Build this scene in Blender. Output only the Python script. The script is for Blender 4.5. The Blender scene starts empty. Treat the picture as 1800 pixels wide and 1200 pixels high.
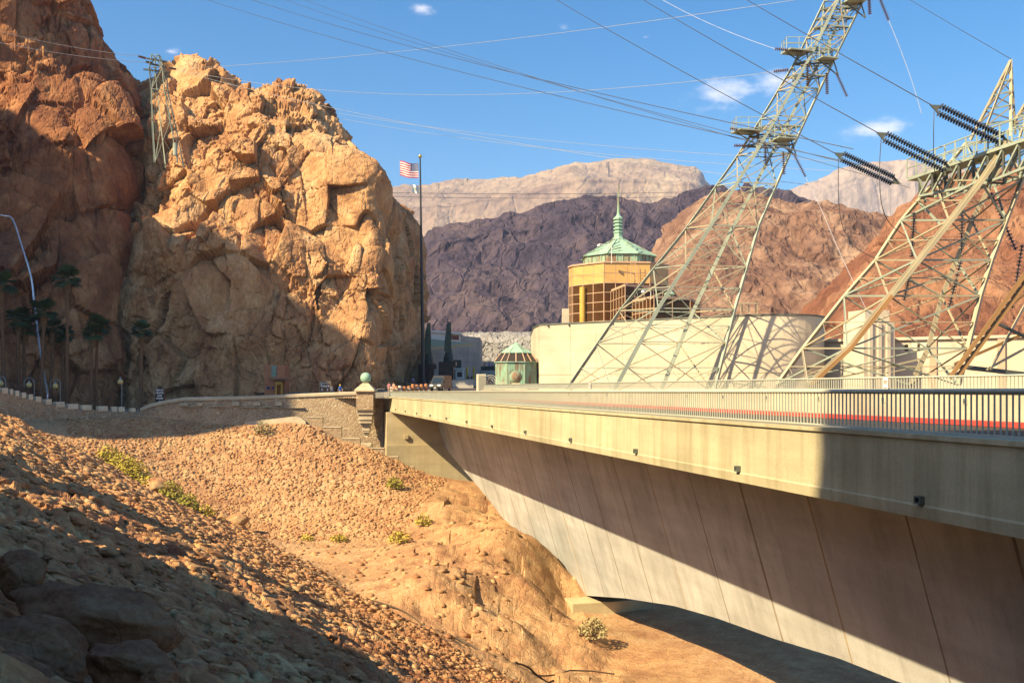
import bpy, bmesh, math, random
import numpy as np
from mathutils import Vector, Matrix, Quaternion

random.seed(7); np.random.seed(7)
S = bpy.context.scene
COL = S.collection
R = math.radians
F = 1700.0          # focal length in pixels of the 1800 px wide photograph
HZ = 683.0          # photograph row of the horizon

def P(px, py, Y):
    """photograph pixel + distance -> world point (camera at the origin, looking along +Y)"""
    return Vector(((px - 900.0) / F * Y, Y, -(py - HZ) / F * Y))

# ------------------------------------------------------------------ camera
cam = bpy.data.cameras.new('camera'); cam_o = bpy.data.objects.new('camera', cam); COL.objects.link(cam_o)
cam.sensor_width = 36.0; cam.lens = F / 1800 * 36; cam.shift_y = (HZ - 600) / 1800
cam.clip_start = 0.1; cam.clip_end = 20000
cam_o.location = (0, 0, 0); cam_o.rotation_euler = (R(90), 0, 0)
S.camera = cam_o

# ------------------------------------------------------------------ sky, sun, exposure
SUN_AZ, SUN_EL = 53.0, 39.0           # sun stands behind the left shoulder
to_sun = Vector((-math.sin(R(SUN_AZ)) * math.cos(R(SUN_EL)), -math.cos(R(SUN_AZ)) * math.cos(R(SUN_EL)), math.sin(R(SUN_EL))))
W = bpy.data.worlds.new('World'); S.world = W; W.use_nodes = True
wn, wl = W.node_tree.nodes, W.node_tree.links
wn.clear()
w_out = wn.new('ShaderNodeOutputWorld'); w_bg = wn.new('ShaderNodeBackground')
w_sky = wn.new('ShaderNodeTexSky'); w_sky.sky_type = 'NISHITA'; w_sky.sun_disc = False
w_sky.sun_elevation = R(SUN_EL); w_sky.sun_rotation = R(180 + SUN_AZ)
w_sky.altitude = 400; w_sky.air_density = 1.0; w_sky.dust_density = 1.5; w_sky.ozone_density = 1.6
w_bg.inputs['Strength'].default_value = 0.092
# a few small fair weather clouds, placed by direction in the sky
w_tc = wn.new('ShaderNodeTexCoord')
w_noise = wn.new('ShaderNodeTexNoise'); w_noise.inputs['Scale'].default_value = 26; w_noise.inputs['Detail'].default_value = 7; w_noise.inputs['Roughness'].default_value = 0.62
w_map = wn.new('ShaderNodeMapping'); w_map.inputs['Scale'].default_value = (1, 1, 2.2)
wl.new(w_tc.outputs['Generated'], w_map.inputs['Vector']); wl.new(w_map.outputs['Vector'], w_noise.inputs['Vector'])
acc = None
for (px, py, sx, sy, a) in [(743, 14, 38, 18, .9), (992, 49, 30, 17, .9), (1055, 22, 16, 12, .6), (1268, 165, 90, 42, 1.0), (1360, 140, 60, 36, .95), (1545, 226, 98, 30, 1.0),
                            (300, 91, 30, 11, .9), (1135, 66, 16, 8, .7), (1400, 275, 50, 14, .5), (1320, 318, 40, 10, .5)]:
    d = P(px, py, 1).normalized()
    sub = wn.new('ShaderNodeVectorMath'); sub.operation = 'SUBTRACT'; sub.inputs[1].default_value = d
    wl.new(w_tc.outputs['Generated'], sub.inputs[0])
    mul = wn.new('ShaderNodeVectorMath'); mul.operation = 'MULTIPLY'; mul.inputs[1].default_value = (F / sx, F / sx, F / sy)
    wl.new(sub.outputs[0], mul.inputs[0])
    ln = wn.new('ShaderNodeVectorMath'); ln.operation = 'LENGTH'; wl.new(mul.outputs[0], ln.inputs[0])
    mr = wn.new('ShaderNodeMapRange'); mr.inputs['From Min'].default_value = 1.25; mr.inputs['From Max'].default_value = 0.0
    mr.inputs['To Min'].default_value = 0.0; mr.inputs['To Max'].default_value = a; wl.new(ln.outputs['Value'], mr.inputs['Value'])
    if acc is None: acc = mr.outputs[0]
    else:
        mx = wn.new('ShaderNodeMath'); mx.operation = 'MAXIMUM'; wl.new(acc, mx.inputs[0]); wl.new(mr.outputs[0], mx.inputs[1]); acc = mx.outputs[0]
m1 = wn.new('ShaderNodeMath'); m1.operation = 'MULTIPLY_ADD'; m1.inputs[1].default_value = 0.75; m1.inputs[2].default_value = -0.46
wl.new(acc, m1.inputs[0])
m2 = wn.new('ShaderNodeMath'); m2.operation = 'MULTIPLY_ADD'; m2.inputs[1].default_value = 1.0
wl.new(w_noise.outputs['Fac'], m2.inputs[0]); wl.new(m1.outputs[0], m2.inputs[2])
m3 = wn.new('ShaderNodeMapRange'); m3.inputs['From Min'].default_value = 0.38; m3.inputs['From Max'].default_value = 0.82; m3.inputs['To Max'].default_value = 0.62
m3.interpolation_type = 'SMOOTHSTEP'
wl.new(m2.outputs[0], m3.inputs['Value'])
w_mix = wn.new('ShaderNodeMixRGB'); w_mix.inputs['Color2'].default_value = (8.0, 7.4, 7.4, 1)
w_hs = wn.new('ShaderNodeHueSaturation'); w_hs.inputs['Saturation'].default_value = 1.45; w_hs.inputs['Hue'].default_value = 0.496
wl.new(w_sky.outputs[0], w_hs.inputs['Color'])
wl.new(m3.outputs[0], w_mix.inputs['Fac']); wl.new(w_hs.outputs[0], w_mix.inputs['Color1'])
wl.new(w_mix.outputs[0], w_bg.inputs['Color']); wl.new(w_bg.outputs[0], w_out.inputs['Surface'])

sun = bpy.data.lights.new('sun', 'SUN'); sun_o = bpy.data.objects.new('sun', sun); COL.objects.link(sun_o)
sun.energy = 5.0; sun.angle = R(0.55); sun.color = (1.0, 0.81, 0.50)
sun_o.rotation_euler = to_sun.to_track_quat('Z', 'Y').to_euler(); sun_o.location = to_sun * 60

S.view_settings.view_transform = 'Standard'; S.view_settings.look = 'None'
S.view_settings.exposure = 1.12; S.view_settings.gamma = 1.0; S.view_settings.use_curve_mapping = False
S.cycles.max_bounces = 5; S.cycles.diffuse_bounces = 1; S.cycles.glossy_bounces = 2; S.cycles.volume_bounces = 0; S.cycles.transparent_max_bounces = 12

# ------------------------------------------------------------------ tagging and mesh helpers
def tag(o, label=None, cat=None, group=None, kind=None):
    if label: o['label'] = label
    if cat: o['category'] = cat
    if group: o['group'] = group
    if kind: o['kind'] = kind
    return o

def thing(name, loc, label, cat, group=None):
    o = bpy.data.objects.new(name, None); COL.objects.link(o); o.location = loc; o.empty_display_size = 0.5
    return tag(o, label, cat, group)

def origin_of(o):
    v = Vector((0, 0, 0))
    while o is not None:
        v += o.location; o = o.parent
    return v

def link(name, me, parent=None):
    o = bpy.data.objects.new(name, me); COL.objects.link(o)
    if parent is not None: o.parent = parent
    return o

class MB:
    """collects shapes in world coordinates, links them as one mesh object"""
    def __init__(s): s.v = []; s.f = []; s.m = []; s.mi = 0
    def add(s, vs, fs):
        k = len(s.v); s.v += [tuple(v) for v in vs]
        for f in fs: s.f.append([i + k for i in f]); s.m.append(s.mi)
        return s
    def hexa(s, c):            # 8 corners: bottom 4 ccw, top 4 ccw
        return s.add(c, [(0, 3, 2, 1), (4, 5, 6, 7), (0, 1, 5, 4), (1, 2, 6, 5), (2, 3, 7, 6), (3, 0, 4, 7)])
    def box(s, c, size, rz=0.0):
        hx, hy, hz = size[0] / 2, size[1] / 2, size[2] / 2
        ca, sa = math.cos(rz), math.sin(rz); out = []
        for z in (-hz, hz):
            for x, y in ((-hx, -hy), (hx, -hy), (hx, hy), (-hx, hy)):
                out.append((c[0] + x * ca - y * sa, c[1] + x * sa + y * ca, c[2] + z))
        return s.hexa(out)
    def prism(s, poly, z0, z1):
        n = len(poly)
        vs = [(p[0], p[1], z0) for p in poly] + [(p[0], p[1], z1) for p in poly]
        fs = [tuple(reversed(range(n))), tuple(range(n, 2 * n))] + [(i, (i + 1) % n, n + (i + 1) % n, n + i) for i in range(n)]
        return s.add(vs, fs)
    def extrude(s, pts, vec):   # planar polygon (3d points) extruded by a vector
        n = len(pts); vec = Vector(vec)
        vs = [Vector(p) for p in pts] + [Vector(p) + vec for p in pts]
        fs = [tuple(reversed(range(n))), tuple(range(n, 2 * n))] + [(i, (i + 1) % n, n + (i + 1) % n, n + i) for i in range(n)]
        return s.add(vs, fs)
    def cyl(s, p, q, r, n=8, r2=None, cap=True):
        p, q = Vector(p), Vector(q); r2 = r if r2 is None else r2
        d = (q - p).normalized(); a = d.orthogonal().normalized(); b = d.cross(a)
        vs = []
        for c, rr in ((p, r), (q, r2)):
            for i in range(n):
                t = 2 * math.pi * i / n; vs.append(c + (a * math.cos(t) + b * math.sin(t)) * rr)
        fs = [(i, (i + 1) % n, n + (i + 1) % n, n + i) for i in range(n)]
        if cap: fs += [tuple(reversed(range(n))), tuple(range(n, 2 * n))]
        return s.add(vs, fs)
    def tube(s, pts, r, n=6):
        pts = [Vector(p) for p in pts]; rr = r if isinstance(r, (list, tuple)) else [r] * len(pts)
        vs = []; ref = Vector((0.13, 0.31, 0.94))
        for i, p in enumerate(pts):
            d = (pts[min(i + 1, len(pts) - 1)] - pts[max(i - 1, 0)]).normalized()
            a = d.cross(ref)
            if a.length < 1e-3: a = d.orthogonal()
            a.normalize(); b = d.cross(a)
            for k in range(n):
                t = 2 * math.pi * k / n; vs.append(p + (a * math.cos(t) + b * math.sin(t)) * rr[i])
        fs = []
        for i in range(len(pts) - 1):
            for k in range(n): fs.append((i * n + k, i * n + (k + 1) % n, (i + 1) * n + (k + 1) % n, (i + 1) * n + k))
        fs += [tuple(reversed(range(n))), tuple(range((len(pts) - 1) * n, len(pts) * n))]
        return s.add(vs, fs)
    def lathe(s, prof, c=(0, 0, 0), n=16, rz=0.0, axis=None):
        """prof: (radius, height) pairs; axis: unit vector of the height direction"""
        c = Vector(c); ax = Vector(axis).normalized() if axis is not None else Vector((0, 0, 1))
        a = Vector((1, 0, 0)) if axis is None else ax.orthogonal().normalized(); b = ax.cross(a); vs = []
        for r, h in prof:
            for k in range(n):
                t = 2 * math.pi * k / n + rz; vs.append(c + ax * h + (a * math.cos(t) + b * math.sin(t)) * r)
        fs = []
        for i in range(len(prof) - 1):
            for k in range(n): fs.append((i * n + k, i * n + (k + 1) % n, (i + 1) * n + (k + 1) % n, (i + 1) * n + k))
        fs += [tuple(reversed(range(n))), tuple(range((len(prof) - 1) * n, len(prof) * n))]
        return s.add(vs, fs)
    def ball(s, c, r, n=16, m=10, sz=1.0):
        return s.lathe([(max(r * math.sin(math.pi * i / m), 1e-4), -r * sz * math.cos(math.pi * i / m)) for i in range(m + 1)], c, n)
    def mesh(s, name, mats, org=Vector((0, 0, 0)), smooth=False):
        me = bpy.data.meshes.new(name)
        me.from_pydata([(v[0] - org[0], v[1] - org[1], v[2] - org[2]) for v in s.v], [], s.f)
        for m in (mats if isinstance(mats, (list, tuple)) else [mats]): me.materials.append(m)
        if any(s.m): me.polygons.foreach_set('material_index', s.m)
        if smooth: me.polygons.foreach_set('use_smooth', [True] * len(s.f))
        me.update(); return me
    def build(s, name, mats, parent=None, smooth=False, bevel=0.0):
        o = link(name, s.mesh(name, mats, origin_of(parent), smooth), parent)
        if bevel:
            b = o.modifiers.new('bevel', 'BEVEL'); b.width = bevel; b.segments = 2; b.limit_method = 'ANGLE'; b.angle_limit = R(40)
        return o

def grid_mesh(name, PT, mat, smooth=True):
    nv, nu, _ = PT.shape
    me = bpy.data.meshes.new(name)
    me.vertices.add(nv * nu); me.vertices.foreach_set('co', PT.astype(np.float32).ravel())
    i = np.arange(nv * nu).reshape(nv, nu)
    q = np.stack([i[:-1, :-1], i[:-1, 1:], i[1:, 1:], i[1:, :-1]], -1).reshape(-1, 4)
    n = len(q)
    me.loops.add(n * 4); me.loops.foreach_set('vertex_index', q.ravel().astype(np.int32))
    me.polygons.add(n); me.polygons.foreach_set('loop_start', np.arange(0, n * 4, 4, dtype=np.int32))
    me.polygons.foreach_set('use_smooth', np.full(n, smooth))
    me.update(calc_edges=True); me.materials.append(mat)
    return me

UNIT = {}
def unit_mesh(kind, mat):
    key = (kind, mat.name)
    if key in UNIT: return UNIT[key]
    b = MB()
    if kind == 'angle':          # an L profile along z
        t = 0.22
        pr = [(-.5, -.5), (.5, -.5), (.5, -.5 + t), (-.5 + t, -.5 + t), (-.5 + t, .5), (-.5, .5)]
        b.prism(pr, 0, 1)
    elif kind == 'box': b.box((0, 0, .5), (1, 1, 1))
    else: b.cyl((0, 0, 0), (0, 0, 1), .5, 8)
    UNIT[key] = b.mesh(kind, mat); return UNIT[key]

def bar(name, p, q, w, mat, parent, kind='angle', roll=0.0):
    p, q = Vector(p), Vector(q); d = q - p; L = d.length
    o = link(name, unit_mesh(kind, mat), parent)
    rot = d.to_track_quat('Z', 'Y') @ Quaternion((0, 0, 1), roll)
    o.rotation_mode = 'QUATERNION'; o.rotation_quaternion = rot
    o.location = p - origin_of(parent); o.scale = (w, w, L)
    return o

# ------------------------------------------------------------------ numpy noise
def _h(ix, iy, iz, s):
    n = (ix * 374761393 + iy * 668265263 + iz * 1440662683 + s * 1274126177) & 0xFFFFFFFF
    n = ((n ^ (n >> 13)) * 1274126177) & 0xFFFFFFFF
    n = ((n ^ (n >> 16)) * 2246822519) & 0xFFFFFFFF
    return ((n ^ (n >> 15)) & 0xFFFFFF).astype(np.float32) / 16777216.0

def vnoise(p, seed=0):
    i = np.floor(p).astype(np.int64); f = (p - i).astype(np.float32); f = f * f * f * (f * (f * 6 - 15) + 10)
    out = 0
    for dx in (0, 1):
        wx = f[..., 0] if dx else 1 - f[..., 0]
        for dy in (0, 1):
            wy = f[..., 1] if dy else 1 - f[..., 1]
            for dz in (0, 1):
                wz = f[..., 2] if dz else 1 - f[..., 2]
                out = out + wx * wy * wz * _h(i[..., 0] + dx, i[..., 1] + dy, i[..., 2] + dz, seed)
    return out * 2 - 1

def fbm(p, oct=4, seed=0, gain=0.5, ridged=False):
    a, t, q = 1.0, 0, p.copy()
    ca, sa = math.cos(.6), math.sin(.6)
    for k in range(oct):
        n = vnoise(q, seed + k * 17)
        if ridged: n = 1 - 2 * np.abs(n)
        t = t + a * n; a *= gain
        x, y, z = q[..., 0] * 2.03, q[..., 1] * 2.03, q[..., 2] * 2.03
        q = np.stack([x * ca - y * sa + 3.1, x * sa + y * ca + 1.7, z + 5.3], -1)
    return t

def worley(p, seed=0):
    """nearest jittered cell point (8 neighbours): F1, F2, cell ids, offset from the point"""
    b = np.floor(p - 0.5).astype(np.int64)
    f1 = np.full(p.shape[:-1], 9.0, np.float32); f2 = f1.copy()
    off = np.zeros(p.shape, np.float32); idv = np.zeros(p.shape, np.int64)
    for dx in (0, 1):
        for dy in (0, 1):
            for dz in (0, 1):
                cx, cy, cz = b[..., 0] + dx, b[..., 1] + dy, b[..., 2] + dz
                o = np.stack([cx + .15 + .7 * _h(cx, cy, cz, seed), cy + .15 + .7 * _h(cx, cy, cz, seed + 1), cz + .15 + .7 * _h(cx, cy, cz, seed + 2)], -1)
                v = (p - o).astype(np.float32); d = np.sqrt((v * v).sum(-1))
                near = d < f1
                f2 = np.where(near, f1, np.minimum(f2, d)); f1 = np.where(near, d, f1)
                off = np.where(near[..., None], v, off)
                idv = np.where(near[..., None], np.stack([cx, cy, cz], -1), idv)
    return f1, f2, idv, off

def facets(p, cell, seed=0, tilt=0.9, crack=0.5, stretch=(1, 1, 1), warp=0.22):
    """fractured rock: every block has its own height and tilt, cracks between blocks"""
    q = p / (np.array(stretch) * cell)
    w = np.stack([vnoise(q * 1.7, seed + 5), vnoise(q * 1.7, seed + 6), vnoise(q * 1.7, seed + 7)], -1) * warp
    q = q + w
    f1, f2, idv, off = worley(q, seed)
    h = _h(idv[..., 0], idv[..., 1], idv[..., 2], seed + 11) - .5
    g = [(_h(idv[..., 0], idv[..., 1], idv[..., 2], seed + 12 + k) * 2 - 1) for k in range(3)]
    val = h + tilt * (g[0] * off[..., 0] + g[1] * off[..., 1] + g[2] * off[..., 2])
    e = np.clip(1 - (f2 - f1) / 0.13, 0, 1)
    return val - crack * e * e

def envelope(p, cell, seed=0, tilt=0.9, k=0.55, stretch=(1, 1, 1), rot=0.5):
    """angular rock: upper envelope of randomly tilted planes, one per cell (sharp edges, no gaps)"""
    c, s_ = math.cos(rot), math.sin(rot)
    x, y, z = p[..., 0], p[..., 1], p[..., 2]
    q = np.stack([(x * c - z * s_ * .5), y + .3 * x * s_, z * c + x * s_ * .5], -1) / (np.array(stretch) * cell)
    b = np.floor(q - .5).astype(np.int64); best = None
    for dx in (0, 1):
        for dy in (0, 1):
            for dz in (0, 1):
                cx, cy, cz = b[..., 0] + dx, b[..., 1] + dy, b[..., 2] + dz
                ox, oy, oz = [q[..., i] - (cc + .15 + .7 * _h(cx, cy, cz, seed + i)) for i, cc in enumerate((cx, cy, cz))]
                v = (_h(cx, cy, cz, seed + 11) - .5) + tilt * ((_h(cx, cy, cz, seed + 12) * 2 - 1) * ox + (_h(cx, cy, cz, seed + 13) * 2 - 1) * oy + (_h(cx, cy, cz, seed + 14) * 2 - 1) * oz) - k * (ox * ox + oy * oy + oz * oz)
                best = v if best is None else np.maximum(best, v)
    return best

def domes(p, cell, seed=0):
    """rounded stones: a dome per cell with its own height"""
    f1, f2, idv, off = worley(p / cell, seed)
    h = _h(idv[..., 0], idv[..., 1], idv[..., 2], seed + 11)
    return np.clip((f2 - f1) * 3.0, 0, 1) ** .6 * (.45 + .55 * h)

def catmull(A, n):
    """resample rows of A (k, ..., 3) to n rows"""
    k = len(A); t = np.linspace(0, k - 1, n); i = np.clip(np.floor(t).astype(int), 0, k - 2); u = (t - i)
    g = lambda j: A[np.clip(j, 0, k - 1)]
    sh = (n,) + (1,) * (A.ndim - 1); u = u.reshape(sh)
    p0, p1, p2, p3 = g(i - 1), g(i), g(i + 1), g(i + 2)
    return 0.5 * ((2 * p1) + (-p0 + p2) * u + (2 * p0 - 5 * p1 + 4 * p2 - p3) * u ** 2 + (-p0 + 3 * p1 - 3 * p2 + p3) * u ** 3)

def grid_normals(B, passes=6):
    N = np.cross(np.gradient(B, axis=1), np.gradient(B, axis=0)); N /= np.linalg.norm(N, axis=-1, keepdims=True) + 1e-9
    for _ in range(passes):                                   # soft normals so blocks do not fan out at folds
        for ax in (0, 1):
            pad = [(0, 0)] * 3; pad[ax] = (4, 4); q = np.pad(N, pad, mode='edge'); L_ = N.shape[ax]
            N = sum(np.take(q, range(k_, k_ + L_), axis=ax) for k_ in (0, 2, 4, 6, 8)) / 5
    return N / (np.linalg.norm(N, axis=-1, keepdims=True) + 1e-9)

def loft(name, rows, nu, nv, mat, disp, label, cat, smooth=False, world=False):
    A = np.array([[(c if world else tuple(P(*c))) for c in r] for r in rows], float)
    B = catmull(A, nv); B = np.swapaxes(catmull(np.swapaxes(B, 0, 1), nu), 0, 1)
    for st, f in enumerate(disp if isinstance(disp, tuple) else (disp,)):
        d = f(B); B = B + grid_normals(B, 6 if st == 0 else 2) * (d - d.mean())[..., None]
    o = link(name, grid_mesh(name, B, mat, smooth)); tag(o, label, cat, kind='structure')
    return o, B

# ------------------------------------------------------------------ materials
MAT = {}
def new_mat(name):
    m = bpy.data.materials.new(name); m.use_nodes = True; MAT[name] = m
    nt = m.node_tree; return m, nt.nodes, nt.links, nt.nodes['Principled BSDF']

def c4(c): return (c[0], c[1], c[2], 1)

def plain(name, col, rough=0.6, metal=0.0, var=0.12, scale=3.0, bump=0.0, bscale=30.0, spec=0.3):
    m, n, l, b = new_mat(name)
    b.inputs['Roughness'].default_value = rough; b.inputs['Metallic'].default_value = metal
    b.inputs['Specular IOR Level'].default_value = spec
    tc = n.new('ShaderNodeTexCoord')
    t = n.new('ShaderNodeTexNoise'); t.inputs['Scale'].default_value = scale; t.inputs['Detail'].default_value = 5
    l.new(tc.outputs['Object'], t.inputs['Vector'])
    r = n.new('ShaderNodeValToRGB'); r.color_ramp.elements[0].position = .3; r.color_ramp.elements[1].position = .7
    r.color_ramp.elements[0].color = c4([x * (1 - var) for x in col]); r.color_ramp.elements[1].color = c4([min(1, x * (1 + var)) for x in col])
    l.new(t.outputs['Fac'], r.inputs['Fac']); l.new(r.outputs['Color'], b.inputs['Base Color'])
    if bump:
        t2 = n.new('ShaderNodeTexNoise'); t2.inputs['Scale'].default_value = bscale; t2.inputs['Detail'].default_value = 6
        l.new(tc.outputs['Object'], t2.inputs['Vector'])
        bp = n.new('ShaderNodeBump'); bp.inputs['Strength'].default_value = bump; bp.inputs['Distance'].default_value = 0.05
        l.new(t2.outputs['Fac'], bp.inputs['Height']); l.new(bp.outputs['Normal'], b.inputs['Normal'])
    return m

def rock(name, dark, mid, light, s_big=0.06, s_mid=0.5, s_fine=3.0, bump=0.6, dist=0.25, stain=(.12, .06, .04), stain_amt=0.5, stretch=(1, 1, 0.6)):
    """rock: three tones on two noise scales, dark weathering patches, fine relief"""
    m, n, l, b = new_mat(name)
    b.inputs['Roughness'].default_value = .93; b.inputs['Specular IOR Level'].default_value = .15
    tc = n.new('ShaderNodeTexCoord'); mp = n.new('ShaderNodeMapping'); mp.inputs['Scale'].default_value = stretch
    l.new(tc.outputs['Object'], mp.inputs['Vector'])
    def noise(sc, det=6, rough=.6):
        t = n.new('ShaderNodeTexNoise'); t.inputs['Scale'].default_value = sc; t.inputs['Detail'].default_value = det; t.inputs['Roughness'].default_value = rough
        l.new(mp.outputs['Vector'], t.inputs['Vector']); return t
    a, c, d = noise(s_big, 3), noise(s_mid, 4), noise(s_fine, 5, .7)
    mix = n.new('ShaderNodeMath'); mix.operation = 'MULTIPLY_ADD'; mix.inputs[1].default_value = .55
    l.new(c.outputs['Fac'], mix.inputs[0])
    h2 = n.new('ShaderNodeMath'); h2.operation = 'MULTIPLY'; h2.inputs[1].default_value = .45; l.new(a.outputs['Fac'], h2.inputs[0]); l.new(h2.outputs[0], mix.inputs[2])
    r = n.new('ShaderNodeValToRGB'); e = r.color_ramp.elements
    e[0].position = .36; e[0].color = c4(dark); e[1].position = .64; e[1].color = c4(light)
    e2 = r.color_ramp.elements.new(.5); e2.color = c4(mid)
    l.new(mix.outputs[0], r.inputs['Fac'])
    # weathering stains with a shape of their own
    sn = noise(s_mid * .45, 4, .65); sr = n.new('ShaderNodeValToRGB'); sr.color_ramp.elements[0].position = .56; sr.color_ramp.elements[1].position = .72
    sr.color_ramp.elements[1].color = (stain_amt,) * 3 + (1,)
    l.new(sn.outputs['Fac'], sr.inputs['Fac'])
    m1 = n.new('ShaderNodeMixRGB'); m1.inputs['Color2'].default_value = c4(stain); l.new(sr.outputs['Color'], m1.inputs['Fac']); l.new(r.outputs['Color'], m1.inputs['Color1'])
    fr = n.new('ShaderNodeMapRange'); fr.inputs['From Min'].default_value = .3; fr.inputs['From Max'].default_value = .7; fr.inputs['To Min'].default_value = .72; fr.inputs['To Max'].default_value = 1.25
    l.new(d.outputs['Fac'], fr.inputs['Value'])
    m2 = n.new('ShaderNodeMixRGB'); m2.blend_type = 'MULTIPLY'; m2.inputs['Fac'].default_value = 1
    l.new(m1.outputs['Color'], m2.inputs['Color1']); l.new(fr.outputs[0], m2.inputs['Color2'])
    l.new(m2.outputs['Color'], b.inputs['Base Color'])
    vo = n.new('ShaderNodeTexVoronoi'); vo.feature = 'DISTANCE_TO_EDGE'; vo.inputs['Scale'].default_value = s_mid * 1.6
    wv = n.new('ShaderNodeVectorMath'); wv.operation = 'MULTIPLY_ADD'; wv.inputs[1].default_value = (.15, .15, .15)
    l.new(c.outputs['Color'], wv.inputs[0]); l.new(mp.outputs['Vector'], wv.inputs[2]); l.new(wv.outputs[0], vo.inputs['Vector'])
    ce = n.new('ShaderNodeMapRange'); ce.inputs['From Max'].default_value = .06; ce.inputs['To Max'].default_value = .35; l.new(vo.outputs['Distance'], ce.inputs['Value'])
    hs = n.new('ShaderNodeMath'); hs.operation = 'ADD'; l.new(d.outputs['Fac'], hs.inputs[0]); l.new(ce.outputs[0], hs.inputs[1])
    bp = n.new('ShaderNodeBump'); bp.inputs['Strength'].default_value = bump; bp.inputs['Distance'].default_value = dist
    l.new(hs.outputs[0], bp.inputs['Height']); l.new(bp.outputs['Normal'], b.inputs['Normal'])
    return m

def concrete(name, col, stain_col, streak=0.5, scale=0.5, joints=None, rough=.85):
    """board-marked concrete with water streaks running down"""
    m, n, l, b = new_mat(name)
    b.inputs['Roughness'].default_value = rough; b.inputs['Specular IOR Level'].default_value = .2
    g = n.new('ShaderNodeNewGeometry')
    def noise(sc, stretch, det=6, rough=.6):
        mp = n.new('ShaderNodeMapping'); mp.inputs['Scale'].default_value = stretch; l.new(g.outputs['Position'], mp.inputs['Vector'])
        t = n.new('ShaderNodeTexNoise'); t.inputs['Scale'].default_value = sc; t.inputs['Detail'].default_value = det; t.inputs['Roughness'].default_value = rough
        l.new(mp.outputs['Vector'], t.inputs['Vector']); return t
    big = noise(scale * .5, (1, 1, 1)); st = noise(scale * 3.2, (1, 1, .07), 5, .65); fine = noise(14, (1, 1, 1), 7, .7); band = noise(1.1, (.12, .12, 1), 3)
    r = n.new('ShaderNodeValToRGB'); e = r.color_ramp.elements
    e[0].position = .3; e[0].color = c4([x * .72 for x in col]); e[1].position = .7; e[1].color = c4([min(1, x * 1.12) for x in col]); l.new(big.outputs['Fac'], r.inputs['Fac'])
    sr = n.new('ShaderNodeMapRange'); sr.inputs['From Min'].default_value = .47; sr.inputs['From Max'].default_value = .75; sr.inputs['To Max'].default_value = streak; l.new(st.outputs['Fac'], sr.inputs['Value'])
    m1 = n.new('ShaderNodeMixRGB'); m1.inputs['Color2'].default_value = c4(stain_col); l.new(sr.outputs[0], m1.inputs['Fac']); l.new(r.outputs['Color'], m1.inputs['Color1'])
    ad = n.new('ShaderNodeMath'); ad.operation = 'ADD'; l.new(fine.outputs['Fac'], ad.inputs[0]); l.new(band.outputs['Fac'], ad.inputs[1])
    fr = n.new('ShaderNodeMapRange'); fr.inputs['From Min'].default_value = .7; fr.inputs['From Max'].default_value = 1.3; fr.inputs['To Min'].default_value = .84; fr.inputs['To Max'].default_value = 1.12; l.new(ad.outputs[0], fr.inputs['Value'])
    m2 = n.new('ShaderNodeMixRGB'); m2.blend_type = 'MULTIPLY'; m2.inputs['Fac'].default_value = 1; l.new(m1.outputs['Color'], m2.inputs['Color1']); l.new(fr.outputs[0], m2.inputs['Color2'])
    l.new(m2.outputs['Color'], b.inputs['Base Color'])
    bp = n.new('ShaderNodeBump'); bp.inputs['Strength'].default_value = .25; bp.inputs['Distance'].default_value = .03
    l.new(fine.outputs['Fac'], bp.inputs['Height']); l.new(bp.outputs['Normal'], b.inputs['Normal'])
    return m

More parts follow.
